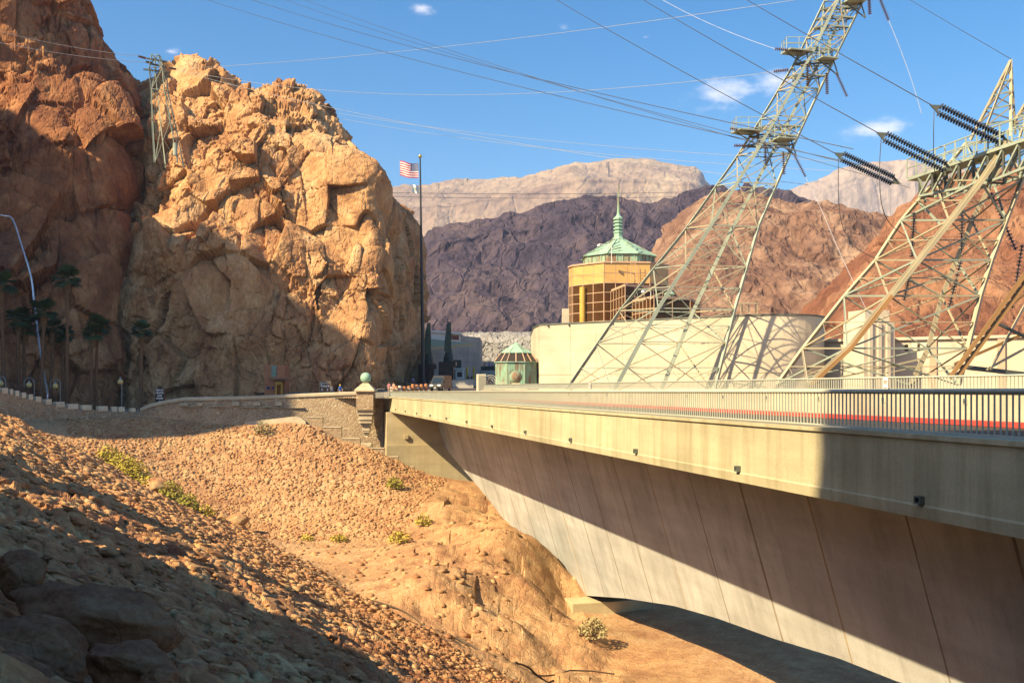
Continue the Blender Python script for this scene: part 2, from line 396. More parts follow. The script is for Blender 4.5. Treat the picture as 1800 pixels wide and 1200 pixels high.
def masonry(name, stone_a, stone_b, mortar, scale=1.5):
    m, n, l, b = new_mat(name)
    b.inputs['Roughness'].default_value = .92; b.inputs['Specular IOR Level'].default_value = .15
    g = n.new('ShaderNodeNewGeometry')
    mp = n.new('ShaderNodeMapping'); mp.inputs['Scale'].default_value = (1, .55, 1.15); l.new(g.outputs['Position'], mp.inputs['Vector'])
    v = n.new('ShaderNodeTexVoronoi'); v.inputs['Scale'].default_value = scale; l.new(mp.outputs['Vector'], v.inputs['Vector'])
    ve = n.new('ShaderNodeTexVoronoi'); ve.feature = 'DISTANCE_TO_EDGE'; ve.inputs['Scale'].default_value = scale; l.new(mp.outputs['Vector'], ve.inputs['Vector'])
    sep = n.new('ShaderNodeSeparateColor'); l.new(v.outputs['Color'], sep.inputs['Color'])
    mx = n.new('ShaderNodeMixRGB'); mx.inputs['Color1'].default_value = c4(stone_a); mx.inputs['Color2'].default_value = c4(stone_b); l.new(sep.outputs[0], mx.inputs['Fac'])
    e = n.new('ShaderNodeMapRange'); e.inputs['From Min'].default_value = .03; e.inputs['From Max'].default_value = .09; l.new(ve.outputs['Distance'], e.inputs['Value'])
    m2 = n.new('ShaderNodeMixRGB'); m2.inputs['Color1'].default_value = c4(mortar); l.new(e.outputs[0], m2.inputs['Fac']); l.new(mx.outputs['Color'], m2.inputs['Color2'])
    t = n.new('ShaderNodeTexNoise'); t.inputs['Scale'].default_value = 9; t.inputs['Detail'].default_value = 6; l.new(g.outputs['Position'], t.inputs['Vector'])
    fr = n.new('ShaderNodeMapRange'); fr.inputs['From Min'].default_value = .3; fr.inputs['From Max'].default_value = .7; fr.inputs['To Min'].default_value = .8; fr.inputs['To Max'].default_value = 1.15; l.new(t.outputs['Fac'], fr.inputs['Value'])
    m3 = n.new('ShaderNodeMixRGB'); m3.blend_type = 'MULTIPLY'; m3.inputs['Fac'].default_value = 1; l.new(m2.outputs['Color'], m3.inputs['Color1']); l.new(fr.outputs[0], m3.inputs['Color2'])
    l.new(m3.outputs['Color'], b.inputs['Base Color'])
    hh = n.new('ShaderNodeMath'); hh.operation = 'MULTIPLY_ADD'; hh.inputs[1].default_value = .5; l.new(t.outputs['Fac'], hh.inputs[0]); l.new(e.outputs[0], hh.inputs[2])
    bp = n.new('ShaderNodeBump'); bp.inputs['Strength'].default_value = .9; bp.inputs['Distance'].default_value = .09
    l.new(hh.outputs[0], bp.inputs['Height']); l.new(bp.outputs['Normal'], b.inputs['Normal'])
    return m

def copper(name, a, b_, scale=0.9, amt=.5):
    m, n, l, b = new_mat(name)
    b.inputs['Roughness'].default_value = .75; b.inputs['Specular IOR Level'].default_value = .25
    g = n.new('ShaderNodeNewGeometry'); mp = n.new('ShaderNodeMapping'); mp.inputs['Scale'].default_value = (1, 1, .35); l.new(g.outputs['Position'], mp.inputs['Vector'])
    t = n.new('ShaderNodeTexNoise'); t.inputs['Scale'].default_value = scale; t.inputs['Detail'].default_value = 8; t.inputs['Roughness'].default_value = .7; l.new(mp.outputs['Vector'], t.inputs['Vector'])
    r = n.new('ShaderNodeValToRGB'); r.color_ramp.elements[0].position = amt - .08; r.color_ramp.elements[1].position = amt + .14
    r.color_ramp.elements[0].color = c4(a); r.color_ramp.elements[1].color = c4(b_); l.new(t.outputs['Fac'], r.inputs['Fac']); l.new(r.outputs['Color'], b.inputs['Base Color'])
    return m

def glass(name, col, alpha=.75, rough=.08):
    m, n, l, b = new_mat(name)
    b.inputs['Base Color'].default_value = c4(col); b.inputs['Roughness'].default_value = rough; b.inputs['Specular IOR Level'].default_value = .3
    tr = n.new('ShaderNodeBsdfTransparent'); tr.inputs['Color'].default_value = (.75, .55, .35, 1)
    mx = n.new('ShaderNodeMixShader'); mx.inputs['Fac'].default_value = alpha
    l.new(tr.outputs[0], mx.inputs[1]); l.new(b.outputs[0], mx.inputs[2]); l.new(mx.outputs[0], n['Material Output'].inputs['Surface'])
    return m

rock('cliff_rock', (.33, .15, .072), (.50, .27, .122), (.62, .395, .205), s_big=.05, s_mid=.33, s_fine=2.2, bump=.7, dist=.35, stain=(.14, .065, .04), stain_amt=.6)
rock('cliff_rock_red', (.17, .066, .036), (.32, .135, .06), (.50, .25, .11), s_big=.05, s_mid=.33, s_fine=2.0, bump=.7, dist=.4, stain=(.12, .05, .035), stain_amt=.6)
rock('bank_rock', (.34, .17, .085), (.47, .27, .13), (.55, .36, .19), s_big=.08, s_mid=.8, s_fine=5, bump=.65, dist=.12, stain=(.2, .09, .05), stain_amt=.45, stretch=(1, 1, 1))
rock('paving_rock', (.29, .125, .06), (.45, .245, .115), (.58, .39, .19), s_big=.35, s_mid=1.6, s_fine=9, bump=.6, dist=.05, stain=(.16, .07, .045), stain_amt=.5, stretch=(1, 1, 1))
rock('bank_stone', (.26, .10, .048), (.42, .205, .088), (.58, .39, .18), s_big=.25, s_mid=1.3, s_fine=8, bump=.65, dist=.06, stain=(.09, .04, .03), stain_amt=.6, stretch=(1, 1, 1))
rock('boulder_rock', (.16, .066, .034), (.25, .115, .056), (.33, .18, .09), s_big=.5, s_mid=2.2, s_fine=16, bump=.6, dist=.03, stain=(.12, .06, .045), stain_amt=.5, stretch=(1, 1, 1))
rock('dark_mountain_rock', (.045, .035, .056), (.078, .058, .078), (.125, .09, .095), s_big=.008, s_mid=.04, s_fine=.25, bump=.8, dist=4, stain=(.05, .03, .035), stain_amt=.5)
rock('hill_rock', (.12, .062, .046), (.22, .125, .085), (.37, .245, .165), s_big=.012, s_mid=.07, s_fine=.5, bump=.8, dist=1.6, stain=(.11, .05, .035), stain_amt=.8)
rock('red_hill_rock', (.12, .05, .032), (.215, .092, .052), (.34, .18, .10), s_big=.012, s_mid=.07, s_fine=.5, bump=.8, dist=1.6, stain=(.14, .05, .03), stain_amt=.6)
rock('mesa_rock', (.20, .135, .10), (.285, .205, .14), (.38, .29, .195), s_big=.0016, s_mid=.008, s_fine=.05, bump=.6, dist=10, stain=(.16, .11, .11), stain_amt=.5)
rock('far_peak_rock', (.24, .175, .145), (.29, .22, .175), (.34, .265, .205), s_big=.001, s_mid=.005, s_fine=.03, bump=.5, dist=12, stain=(.22, .15, .13), stain_amt=.4)
rock('canyon_wall_rock', (.22, .205, .19), (.30, .285, .265), (.38, .36, .33), s_big=.05, s_mid=.25, s_fine=1.2, bump=.7, dist=.5, stain=(.2, .17, .15), stain_amt=.6)
rock('floor_rock', (.40, .24, .11), (.50, .31, .145), (.56, .37, .18), s_big=.12, s_mid=.6, s_fine=5, bump=.35, dist=.05, stain=(.3, .17, .08), stain_amt=.4, stretch=(1, 1, 1))
concrete('bridge_concrete', (.54, .465, .285), (.27, .225, .12), .8, .42)
concrete('arch_concrete', (.55, .54, .50), (.29, .27, .24), .6, .34)
concrete('arch_seam', (.34, .29, .23), (.15, .12, .09), .7, .8)
concrete('arch_seam_pale', (.46, .37, .25), (.33, .26, .17), .5, .8)
concrete('abutment_concrete', (.56, .46, .27), (.44, .33, .17), .5, .4)
concrete('building_concrete', (.62, .53, .385), (.54, .45, .31), .35, .3)
concrete('parapet_concrete', (.58, .49, .34), (.44, .36, .24), .5, .6)
concrete('grey_concrete', (.46, .42, .35), (.16, .15, .14), .5, .4)
concrete('cast_stone', (.56, .46, .31), (.42, .33, .21), .4, 1.2)
concrete('sunlit_stone', (.78, .66, .46), (.66, .54, .36), .4, 1.2)  # merlon stone lightened to stand in for sun the wall top misses
concrete('red_paint', (.55, .07, .05), (.40, .10, .07), .5, 2.5)
concrete('asphalt', (.085, .07, .06), (.06, .055, .05), .5, .6)
concrete('sidewalk', (.34, .29, .22), (.26, .22, .17), .4, .6)
masonry('masonry', (.36, .24, .145), (.47, .34, .21), (.58, .47, .32), 2.1)
masonry('masonry_small', (.34, .22, .13), (.46, .33, .2), (.55, .44, .29), 3.0)
plain('rail_metal', (.47, .47, .37), .45, .0, .08, 2, spec=.4)
plain('steel_green', (.33, .37, .29), .55, .0, .22, .8, spec=.35)
plain('steel_dark', (.12, .13, .11), .6, .0, .2, .8)
plain('steel_tan', (.42, .36, .235), .55, .0, .25, .8, spec=.35)
plain('steel_rust', (.36, .20, .08), .6, .0, .3, .8)
plain('insulator_brown', (.10, .05, .04), .25, 0, .2, 4, spec=.5)
plain('insulator_grey', (.045, .05, .065), .25, 0, .2, 4, spec=.5)
plain('wire_dark', (.05, .05, .06), .5)
plain('wire_pale', (.5, .5, .5), .35, .4)
copper('copper_green', (.20, .18, .12), (.29, .46, .345), .9, .38)
copper('copper_worn', (.22, .13, .08), (.26, .44, .30), 1.3, .47)
plain('copper_dark', (.16, .12, .08), .6)
plain('gold_panel', (.58, .35, .12), .4, 0, .06, .6, spec=.4)
plain('tan_frame', (.52, .34, .22), .5, 0, .06, 1)
glass('brown_glass', (.13, .07, .03), .42)
glass('dark_glass', (.06, .045, .035), .9)
plain('dark_interior', (.26, .15, .055), .8)
plain('gold_column', (.62, .38, .08), .4)
plain('white_paint', (.75, .73, .66), .5, 0, .05)
plain('cream_paint', (.60, .54, .40), .5, 0, .06)
plain('black_stone', (.018, .017, .018), .25, 0, .3, 1.5, spec=.5)
plain('bronze_green', (.075, .10, .065), .5, 0, .35, .8)
plain('bronze_dark', (.04, .045, .035), .5, 0, .3, 1)
plain('pole_dark', (.05, .055, .06), .35, .3)
plain('gold_ball', (.75, .5, .1), .25, .8)
plain('palm_trunk', (.15, .085, .045), .9, 0, .35, 5, bump=.6, bscale=12)
plain('palm_leaf', (.028, .055, .016), .55, 0, .35, 4)
plain('palm_skirt', (.17, .11, .055), .9, 0, .3, 4)
plain('shrub_leaf', (.46, .36, .05), .7, 0, .4, 6)
plain('shrub_leaf_green', (.34, .30, .05), .7, 0, .4, 6)
plain('shrub_dry', (.34, .28, .13), .8, 0, .3, 6)
plain('twig', (.16, .10, .05), .9)
plain('lamp_post', (.24, .26, .26), .4, .3)
plain('lamp_globe', (.62, .48, .18), .25, 0, .05, spec=.5)
plain('pipe_metal', (.55, .58, .62), .25, .6)
plain('portal_red', (.40, .17, .085), .7, 0, .12, 1.2)
plain('door_yellow', (.62, .36, .06), .4, 0, .1)
plain('window_teal', (.07, .20, .18), .2, 0, .2, 2, spec=.6)
plain('sign_brown', (.16, .075, .03), .5, 0, .05)
plain('sign_black', (.02, .02, .022), .4, 0, .05)
plain('letter_white', (.8, .8, .78), .6, 0, .02)
plain('sign_red', (.6, .12, .08), .5, 0, .04)
plain('flag_red', (.60, .03, .04), .8, 0, .05)
plain('flag_white', (.8, .8, .8), .8, 0, .03)
plain('flag_blue', (.02, .035, .16), .8, 0, .05)
plain('flag_grey', (.35, .40, .35), .8, 0, .05)
plain('van_paint', (.085, .075, .065), .22, .35, .05, .5, spec=.6)
plain('van_glass', (.02, .03, .035), .06, 0, .05, spec=.9)
plain('chrome', (.7, .7, .7), .12, 1.0, .02)
plain('headlight', (.85, .85, .82), .1, 0, .02, spec=.8)
plain('tyre', (.015, .015, .015), .8)
plain('bollard_orange', (.46, .20, .08), .7, 0, .12, 1.5)
plain('bollard_white', (.66, .62, .54), .7, 0, .1, 1.5)
plain('yellow_paint', (.65, .42, .03), .5, 0, .06)
plain('canopy_tan', (.50, .38, .20), .7, 0, .05)
plain('cable_dark', (.10, .07, .045), .8)
plain('skin', (.45, .26, .17), .6, 0, .05)
for nm, c in dict(cloth_blue=(.03, .12, .45), cloth_white=(.75, .73, .70), cloth_dark=(.03, .03, .04), cloth_purple=(.30, .24, .42), cloth_pink=(.55, .22, .24), cloth_tan=(.38, .28, .17),
                  cloth_grey=(.2, .2, .22), cloth_yellow=(.6, .45, .08), hair_dark=(.025, .018, .012), hair_brown=(.10, .055, .025)).items():
    plain(nm, c, .85, 0, .1, 6)

# ------------------------------------------------------------------ terrain of the spillway bank (height field)
FOOT_N = np.array([.879, .477])
def near_plane(X, Y):
    s = FOOT_N[0] * X + FOOT_N[1] * Y - 21.5
    z = -14 - .556 * s
    return z, s

anchors = [(420, 934, 97), (560, 948, 95), (680, 956, 93), (770, 950, 91), (850, 952, 84), (930, 950, 78), (895, 928, 86), (860, 908, 95), (830, 897, 100),
           (780, 880, 106), (720, 850, 113), (765, 838, 119), (800, 850, 118), (700, 822, 118), (670, 806, 118.5), (640, 792, 118.7), (600, 778, 119), (567, 756, 119), (530, 744, 119),
           (420, 746, 119), (300, 750, 117), (200, 755, 114), (100, 752, 109), (0, 744, 104), (-150, 740, 98),
           (500, 850, 108), (620, 880, 106), (400, 840, 108), (300, 800, 110),
           (600, 964, 86), (700, 1002, 73), (800, 1050, 62), (850, 1150, 50), (950, 1195, 48), (700, 1200, 46), (930, 1020, 68), (950, 1060, 64.5), (972, 1100, 62),
           (1000, 1085, 70), (1025, 1150, 60.5), (1080, 1190, 55.6), (1010, 1060, 74.5), (1150, 1200, 54.6), (985, 1010, 84)]
APT = [tuple(P(*a)) for a in anchors]
FL = -16.6
APT += [(20, 40, FL), (20, 80, FL), (40, 60, FL), (30, 20, FL), (9, 40, FL), (8, 50, FL), (12, 60, FL), (14, 70, FL), (8, 78, FL), (40, 110, -14), (20, 118, -13), (6, 95, -15), (60, 40, FL), (60, 90, FL), (9, 20, FL), (30, 0, FL), (-5, 20, -15.5), (-60, 60, -14), (-30, 60, -14.5), (-20, 40, -14.5), (3, 40, -15.2)]
APT = np.array(APT)
def _ker(r): return np.sqrt(r * r + 2.0)
_n = len(APT)
_D = _ker(np.hypot(APT[:, None, 0] - APT[None, :, 0], APT[:, None, 1] - APT[None, :, 1]))
_Q = np.hstack([np.ones((_n, 1)), APT[:, :2]])
_A = np.block([[_D + np.eye(_n) * -.02, _Q], [_Q.T, np.zeros((3, 3))]])
_w = np.linalg.solve(_A, np.concatenate([APT[:, 2], np.zeros(3)]))
def far_surface(X, Y):
    z = _w[_n] + _w[_n + 1] * X + _w[_n + 2] * Y
    for i in range(_n): z = z + _w[i] * _ker(np.hypot(X - APT[i, 0], Y - APT[i, 1]))
    return z

def smax(a, b, k):
    h = np.clip(.5 + .5 * (a - b) / k, 0, 1); return b + (a - b) * h + k * h * (1 - h)

def base_height(X, Y):
    zn, s = near_plane(X, Y)
    zn = np.minimum(zn, 1.55 + 0 * zn)                       # the bank levels off at its crest, left of the frame
    zn = zn + .35 * np.sin(s * .42 + 1.0) * np.clip(1 + s / 21, 0, 1)      # slightly bellied slope
    return smax(zn, far_surface(X, Y), .6), zn

def region_masks(X, Y, z, zn):
    near = 1 / (1 + np.exp(-(zn - far_surface(X, Y)) / .25))
    return near

def height(X, Y, detail=True):
    z, zn = base_height(X, Y)
    if not detail: return z
    fs = far_surface(X, Y)
    near = 1 / (1 + np.exp(-np.clip((zn - fs) / .25, -30, 30)))
    p = np.stack([X, Y, np.zeros_like(X)], -1)
    floor = np.clip((X - (5.6 - (Y - 56) * .08)) / 1.2, 0, 1) * np.clip((84 - Y) / 6, 0, 1) * (1 - near)       # swept spillway floor
    slope_far = np.clip((Y - 86 - 6 * np.clip((X + 10) / 20, 0, 1)) / 8, 0, 1) * np.clip((-7 - X) / 4, 0, 1) * (1 - near)
    mid = (1 - near) * (1 - slope_far) * (1 - floor)
    # near bank: coarse stones set in courses
    q = np.stack([X * .879 + Y * .477, (-X * .477 + Y * .879) / 2.0, np.zeros_like(X)], -1)      # stones lie along the courses
    ql = np.stack([q[..., 0] / 1.5, q[..., 1] / 5.5, q[..., 2]], -1)
    z = z + near * (.20 * fbm(ql, 2, 33) + .19 * domes(q, .6, 31) + .10 * domes(q, .33, 41) + .22 * fbm(p / 5, 4, 3) + .05 * fbm(p / .6, 3, 4))
    z = z + slope_far * (.16 * domes(p, .9, 51) + .06 * fbm(p / .8, 3, 52) + .25 * fbm(p / 9, 3, 53))
    rk = .9 * fbm(p / 9, 4, 61) + 1.0 * envelope(p, 4.2, 62, .95, .8) + .24 * envelope(p, 1.5, 63, 1.0, .8) + .09 * domes(p, 1.2, 66) + .06 * fbm(p / .7, 3, 65) - .3
    rock_on = np.clip((X + 14) / 8, 0.3, 1)
    z = z + mid * rock_on * rk * np.clip((120 - Y) / 10, 0, 1)
    z = z + floor * .05 * fbm(p / 2.5, 4, 71)
    return z

def H1(x, y, detail=False):
    return float(height(np.array([[float(x)]]), np.array([[float(y)]]), detail)[0, 0])

pxs = np.concatenate([np.linspace(-1400, -260, 70, endpoint=False), np.linspace(-260, 1400, 560, endpoint=False), np.linspace(1400, 3200, 60)])
ys = np.exp(np.linspace(math.log(1.6), math.log(119.6), 430))
PX, YY = np.meshgrid(pxs, ys)
XX = (PX - 900) / F * YY
ZZ = height(XX, YY)
bank = link('rock_bank', grid_mesh('rock_bank', np.stack([XX, YY, ZZ], -1), MAT['bank_rock'], False))
bank.data.materials.append(MAT['bank_stone'])
_fn = (near_plane(XX, YY)[0] - far_surface(XX, YY)) > .0
bank.data.polygons.foreach_set('material_index', (_fn[:-1, :-1] & _fn[1:, 1:]).ravel().astype(np.int32))
tag(bank, 'stone-faced bank and bare rock ledge dropping into the spillway channel', 'ground', kind='structure')
big = MB(); big.add([(-9000, -3000, -48), (9000, -3000, -48), (9000, 9000, -48), (-9000, 9000, -48)], [(0, 1, 2, 3)])
tag(big.build('ground', MAT['far_peak_rock']), 'desert ground reaching to the horizon', 'ground', kind='structure')

# ------------------------------------------------------------------ cliffs and mountains
def cliff_disp(s=1.0, seed=0):
    def big(p):
        return s * (2.0 * fbm(p / (26 * s), 3, seed + 1) + 3.4 * envelope(p, 13 * s, seed + 20, .95, .8, (1, 1, 1.3)))
    def mid(p):
        m = np.clip(.5 + 1.6 * vnoise(p / (13 * s), seed + 77), .15, 1)          # blocky zones and smoother slabs
        return s * (1.6 * envelope(p, 5.6 * s, seed + 30, 1.0, .85, (1, 1, 1.35), -.4) * (.5 + .5 * m) + (.4 + .6 * m) * (2.9 * facets(p, 5.4 * s, seed + 35, 1.05, .10, (1.1, 1.2, 1.5), 0.02)))
    def fine(p):
        m = np.clip(.5 + 1.9 * vnoise(p / (8 * s), seed + 78), .08, 1)
        return s * (m * .85 * facets(p, 2.3 * s, seed + 37, 1.0, .22, (1, 1.2, 1.6), 0.02) + .22 * envelope(p, 1.9 * s, seed + 40, 1.0, .8, (1, 1, 1.2), .8) + (.15 + .85 * m) * .27 * facets(p, .9 * s, seed + 45, 1.0, .35, (1, 1, 1.5), .02) + .07 * fbm(p / (.8 * s), 3, seed + 50))
    return big, mid, fine

# cliff behind the plaza
L2 = [
    [(60, 745, 152), (180, 745, 149), (290, 745, 146), (400, 745, 144), (520, 745, 143), (614.5, 745, 144), (663, 745, 150), (700, 745, 166), (723, 745, 186), (730, 745, 215)],
    [(60, 690, 153), (180, 690, 150), (290, 690, 147), (400, 690, 145), (520, 690, 144), (614.5, 690, 145), (664, 690, 151), (701, 690, 167), (724, 690, 187), (731, 690, 216)],
    [(70, 560, 158), (190, 570, 153), (300, 560, 150), (405, 560, 147), (520, 560, 147), (610.875, 560, 149), (668, 560, 153), (704, 560, 168), (726, 560, 188), (732, 560, 217)],
    [(90, 456, 164), (200, 446, 158), (310, 436, 154), (410, 436, 151), (520, 446, 152), (607.25, 456, 153), (666, 466, 156), (703, 481, 170), (725, 480, 189), (731, 480, 218)],
    [(120, 346, 170), (215, 316, 163), (315, 316, 159), (415, 316, 157), (510, 326, 157), (592, 352, 157), (658, 376, 158), (694, 408, 171), (719, 436, 190), (727, 446, 219)],
    [(150, 236, 176), (232, 226, 168), (320, 206, 165), (420, 216, 163), (505, 226, 162), (572, 280, 160), (644.95, 336, 160), (684, 378, 172), (712, 408, 191), (723, 428, 220)],
    [(190, 166, 184), (262, 151, 176), (330, 132, 174), (420, 162, 172), (500, 186, 170), (556, 226, 167), (632.625, 308, 164), (672, 358, 176), (704, 396, 194), (716, 418, 222)],
    [(190, 176, 200), (262, 166, 196), (330, 148, 196), (420, 176, 196), (500, 200, 194), (550, 244, 190), (600, 330, 186), (658, 368, 196), (688, 406, 212), (702, 426, 232)],
    [(190, 416, 240), (262, 416, 240), (330, 416, 240), (420, 416, 240), (500, 416, 240), (570, 436, 236), (621.75, 466, 232), (658, 470, 232), (684, 480, 238), (694, 490, 246)],
]
loft('cliff', L2, 500, 460, MAT['cliff_rock'], cliff_disp(1.0, 100), 'sunlit orange rock cliff rising behind the plaza', 'cliff')
# nearer cliff at the left edge
L1 = [
    [(-420, 760, 132), (-200, 760, 134), (-60, 760, 136), (60, 760, 138), (150, 760, 141), (225, 760, 147), (265, 760, 160)],
    [(-420, 690, 133), (-200, 690, 135), (-60, 690, 137), (60, 690, 139), (150, 690, 142), (225, 690, 148), (265, 690, 162)],
    [(-420, 520, 136), (-200, 520, 138), (-60, 520, 140), (60, 520, 142), (145, 520, 145), (215, 520, 151), (255, 520, 165)],
    [(-420, 360, 141), (-200, 360, 143), (-60, 350, 145), (60, 350, 146), (145, 350, 149), (210, 350, 155), (245, 360, 170)],
    [(-420, 200, 147), (-200, 200, 149), (-60, 200, 151), (45, 200, 151), (130, 220, 151), (192, 210, 158), (222, 220, 173)],
    [(-420, 60, 153), (-200, 60, 155), (-60, 60, 157), (30, 60, 157), (95, 70, 159), (155, 90, 164), (182, 110, 177)],
    [(-420, -90, 160), (-200, -90, 162), (-60, -90, 164), (20, -80, 164), (70, -60, 166), (115, -20, 170), (142, 0, 182)],
    [(-420, -120, 190), (-200, -120, 190), (-60, -120, 190), (20, -110, 190), (70, -80, 190), (105, -30, 192), (120, -10, 200)],
    [(-420, 400, 230), (-200, 400, 230), (-60, 400, 230), (20, 400, 230), (70, 400, 230), (105, 400, 230), (120, 400, 234)],
]
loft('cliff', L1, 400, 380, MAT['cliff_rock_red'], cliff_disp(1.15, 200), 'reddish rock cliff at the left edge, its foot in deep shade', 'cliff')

# unseen shade casters: left cliff, crest shaped to the shadow; crag added behind camera
U = Vector((math.cos(R(SUN_AZ)), -math.sin(R(SUN_AZ)), 0)); DD = Vector((math.sin(R(SUN_AZ)), math.cos(R(SUN_AZ)), 0)); TE = math.tan(R(SUN_EL))
def UD(u, d, v):   # light-aligned plan position u (across) d (along), v = height of the ray where d = 0
    p = U * u + DD * d; return (p.x, p.y, v - TE * d)
prof = [(-114.6, 2), (-115.4, 42), (-118, 45.5), (-126, 54), (-134, 62.5), (-143, 64), (-150, 62), (-157, 61), (-164, 62), (-175, 66), (-196, 68)]
rows = [[UD(u, -28, -32) for u, v in prof], [UD(u - .3, -31, -10 + v * .3) for u, v in prof], [UD(u - .6, -34, v * .75) for u, v in prof], [UD(u - .6, -38, v) for u, v in prof],
        [UD(u - 2, -50, v * .9 - 8) for u, v in prof], [UD(u - 4, -90, -80) for u, v in prof]]
loft('cliff', rows, 120, 90, MAT['cliff_rock_red'], cliff_disp(.4, 300), 'unseen canyon cliff left of the frame, crest shaped to shade the cliff foot', 'cliff', world=True)
prof = [(-15.9, -14), (-15.7, 14.5), (-14.6, 16.8), (-13, 19.6), (-8, 20.6), (0, 20.5), (10, 22), (22, 24), (36, 23), (50, 20)]  # added crag, outline set by the shade on bridge end and foreground
rows = [[UD(u, -16, -26) for u, v in prof], [UD(u, -19, v * .5 - 8) for u, v in prof], [UD(u, -22, v) for u, v in prof], [UD(u, -30, v - 6) for u, v in prof], [UD(u, -60, -60) for u, v in prof]]
loft('cliff', rows, 110, 70, MAT['cliff_rock_red'], lambda p: .5 * facets(p, 3, 330), 'unseen rock crag added behind the viewpoint to shade the bridge end and foreground', 'cliff', world=True)

prof = [(-15.2, 3.4), (-17, 2.6), (-19, 2.2), (-20.5, 1.3), (-21.6, 2.4), (-22.6, 3.1), (-23.4, 1.8), (-24.6, .8), (-26, 2.6), (-27.5, 3.3), (-29.5, 4.6), (-31.5, 5.6), (-33, 3.5), (-34.5, .5), (-37, -2)]  # added ridge, crest heights set by the shadow edge on the near slope
prof = [(u, v - .7) for u, v in prof]
rows = [[UD(u, -3.2, -3) for u, v in prof], [UD(u, -4.0, v * .5 - .5) for u, v in prof], [UD(u, -5.0, v) for u, v in prof], [UD(u, -6.5, v - 1.5) for u, v in prof], [UD(u, -9, -8) for u, v in prof]]
loft('shade_ridge', rows, 150, 40, MAT['boulder_rock'], lambda p: .5 * facets(p, 1.3, 350), 'low unseen ridge added along the crest of the bank to shade the near slope', 'rock', world=True)

def mt_disp(s, amp, seed):
    def f(p):
        g = p * np.array([1, 1, .38])                         # gullies run down the slope
        return amp * (1.5 * fbm(g / (10 * s), 5, seed, .55, ridged=True) + .9 * fbm(g / (3.5 * s), 4, seed + 5, .6, ridged=True) + 1.4 * envelope(p, 5 * s, seed + 9, .95, .8, (1, 1, 1.3)) + .5 * envelope(p, 1.8 * s, seed + 13, 1.0, .8) + .3 * fbm(p / (.9 * s), 4, seed + 3))
    return f
# lit hillside across the river
R1c = [(985, 640), (1040, 590), (1100, 510), (1160, 446), (1225, 390), (1300, 372), (1370, 378), (1440, 386), (1490, 392), (1535, 406), (1590, 414), (1660, 420), (1800, 440)]
R1 = [[(a, 690, 235 + (a - 1000) * -.03) for a, b in R1c]] + \
     [[(a, 690 + (b - 690) * k, 235 + (a - 1000) * -.03 + 150 * k ** 1.25) for a, b in R1c] for k in (.25, .5, .75, .93, 1.0)] + \
     [[(a, b + 12, 440) for a, b in R1c], [(a, 690, 600) for a, b in R1c]]
loft('hillside', R1, 340, 250, MAT['hill_rock'], mt_disp(4.5, 1.5, 400), 'sunlit brown rocky hillside behind the steel towers', 'hill')
R2c = [(1380, 612), (1440, 540), (1500, 472), (1550, 426), (1600, 376), (1650, 358), (1705, 340), (1760, 328), (1820, 316), (1900, 300), (2050, 285)]
R2 = [[(a, 690, 150) for a, b in R2c]] + [[(a, 690 + (b - 690) * k, 150 + 90 * k ** 1.2) for a, b in R2c] for k in (.25, .5, .75, .93, 1.0)] + [[(a, b + 14, 270) for a, b in R2c], [(a, 690, 380) for a, b in R2c]]
loft('hillside', R2, 280, 220, MAT['red_hill_rock'], mt_disp(3.2, 1.0, 440), 'red rocky hillside at the right edge', 'hill')
# dark mountain
Dc = [(560, 530), (640, 505), (700, 480), (760, 438), (800, 420), (850, 404), (930, 396), (1000, 380), (1070, 376), (1125, 382), (1165, 378), (1200, 362), (1250, 354), (1310, 362), (1400, 378), (1560, 440), (1800, 530)]
DM = [[(a, 700, 470 + (a - 700) * .12) for a, b in Dc]] + [[(a, 700 + (b - 700) * k, 470 + (a - 700) * .12 + 230 * k) for a, b in Dc] for k in (.25, .5, .75, .93, 1.0)] + \
     [[(a, b + 8, 820) for a, b in Dc], [(a, 690, 1100) for a, b in Dc]]
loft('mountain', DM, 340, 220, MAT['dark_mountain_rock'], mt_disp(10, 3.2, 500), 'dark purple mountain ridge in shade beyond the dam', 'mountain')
# far mesa and peak
Fc = [(420, 350), (560, 338), (690, 331), (780, 325), (880, 314), (960, 303), (1030, 293), (1090, 284), (1140, 285), (1200, 290), (1228, 297), (1245, 322), (1290, 352), (1400, 420)]
Fc = [(a, c + 26) for a, c in Fc]
FM = [[(a, 690, 1900) for a, b in Fc], [(a, 520, 2200) for a, b in Fc], [(a, b + 92, 2440) for a, b in Fc], [(a, b + 60, 2520) for a, b in Fc], [(a, b + 14, 2590) for a, b in Fc], [(a, b, 2680) for a, b in Fc], [(a, b + 6, 3300) for a, b in Fc], [(a, 690, 3800) for a, b in Fc]]
loft('mesa', FM, 260, 150, MAT['mesa_rock'], mt_disp(38, 7, 600), 'pale flat-topped mesa on the skyline', 'mountain')
Gc = [(1300, 400), (1420, 345), (1470, 322), (1530, 301), (1590, 291), (1650, 297), (1740, 320), (1900, 360)]
GM = [[(a, 690, 2600) for a, b in Gc], [(a, 480, 3000) for a, b in Gc], [(a, b, 3300) for a, b in Gc], [(a, 690, 4200) for a, b in Gc]]
loft('mountain', GM, 160, 110, MAT['far_peak_rock'], mt_disp(50, 8, 640), 'pale pinkish peak far behind the right tower', 'mountain')
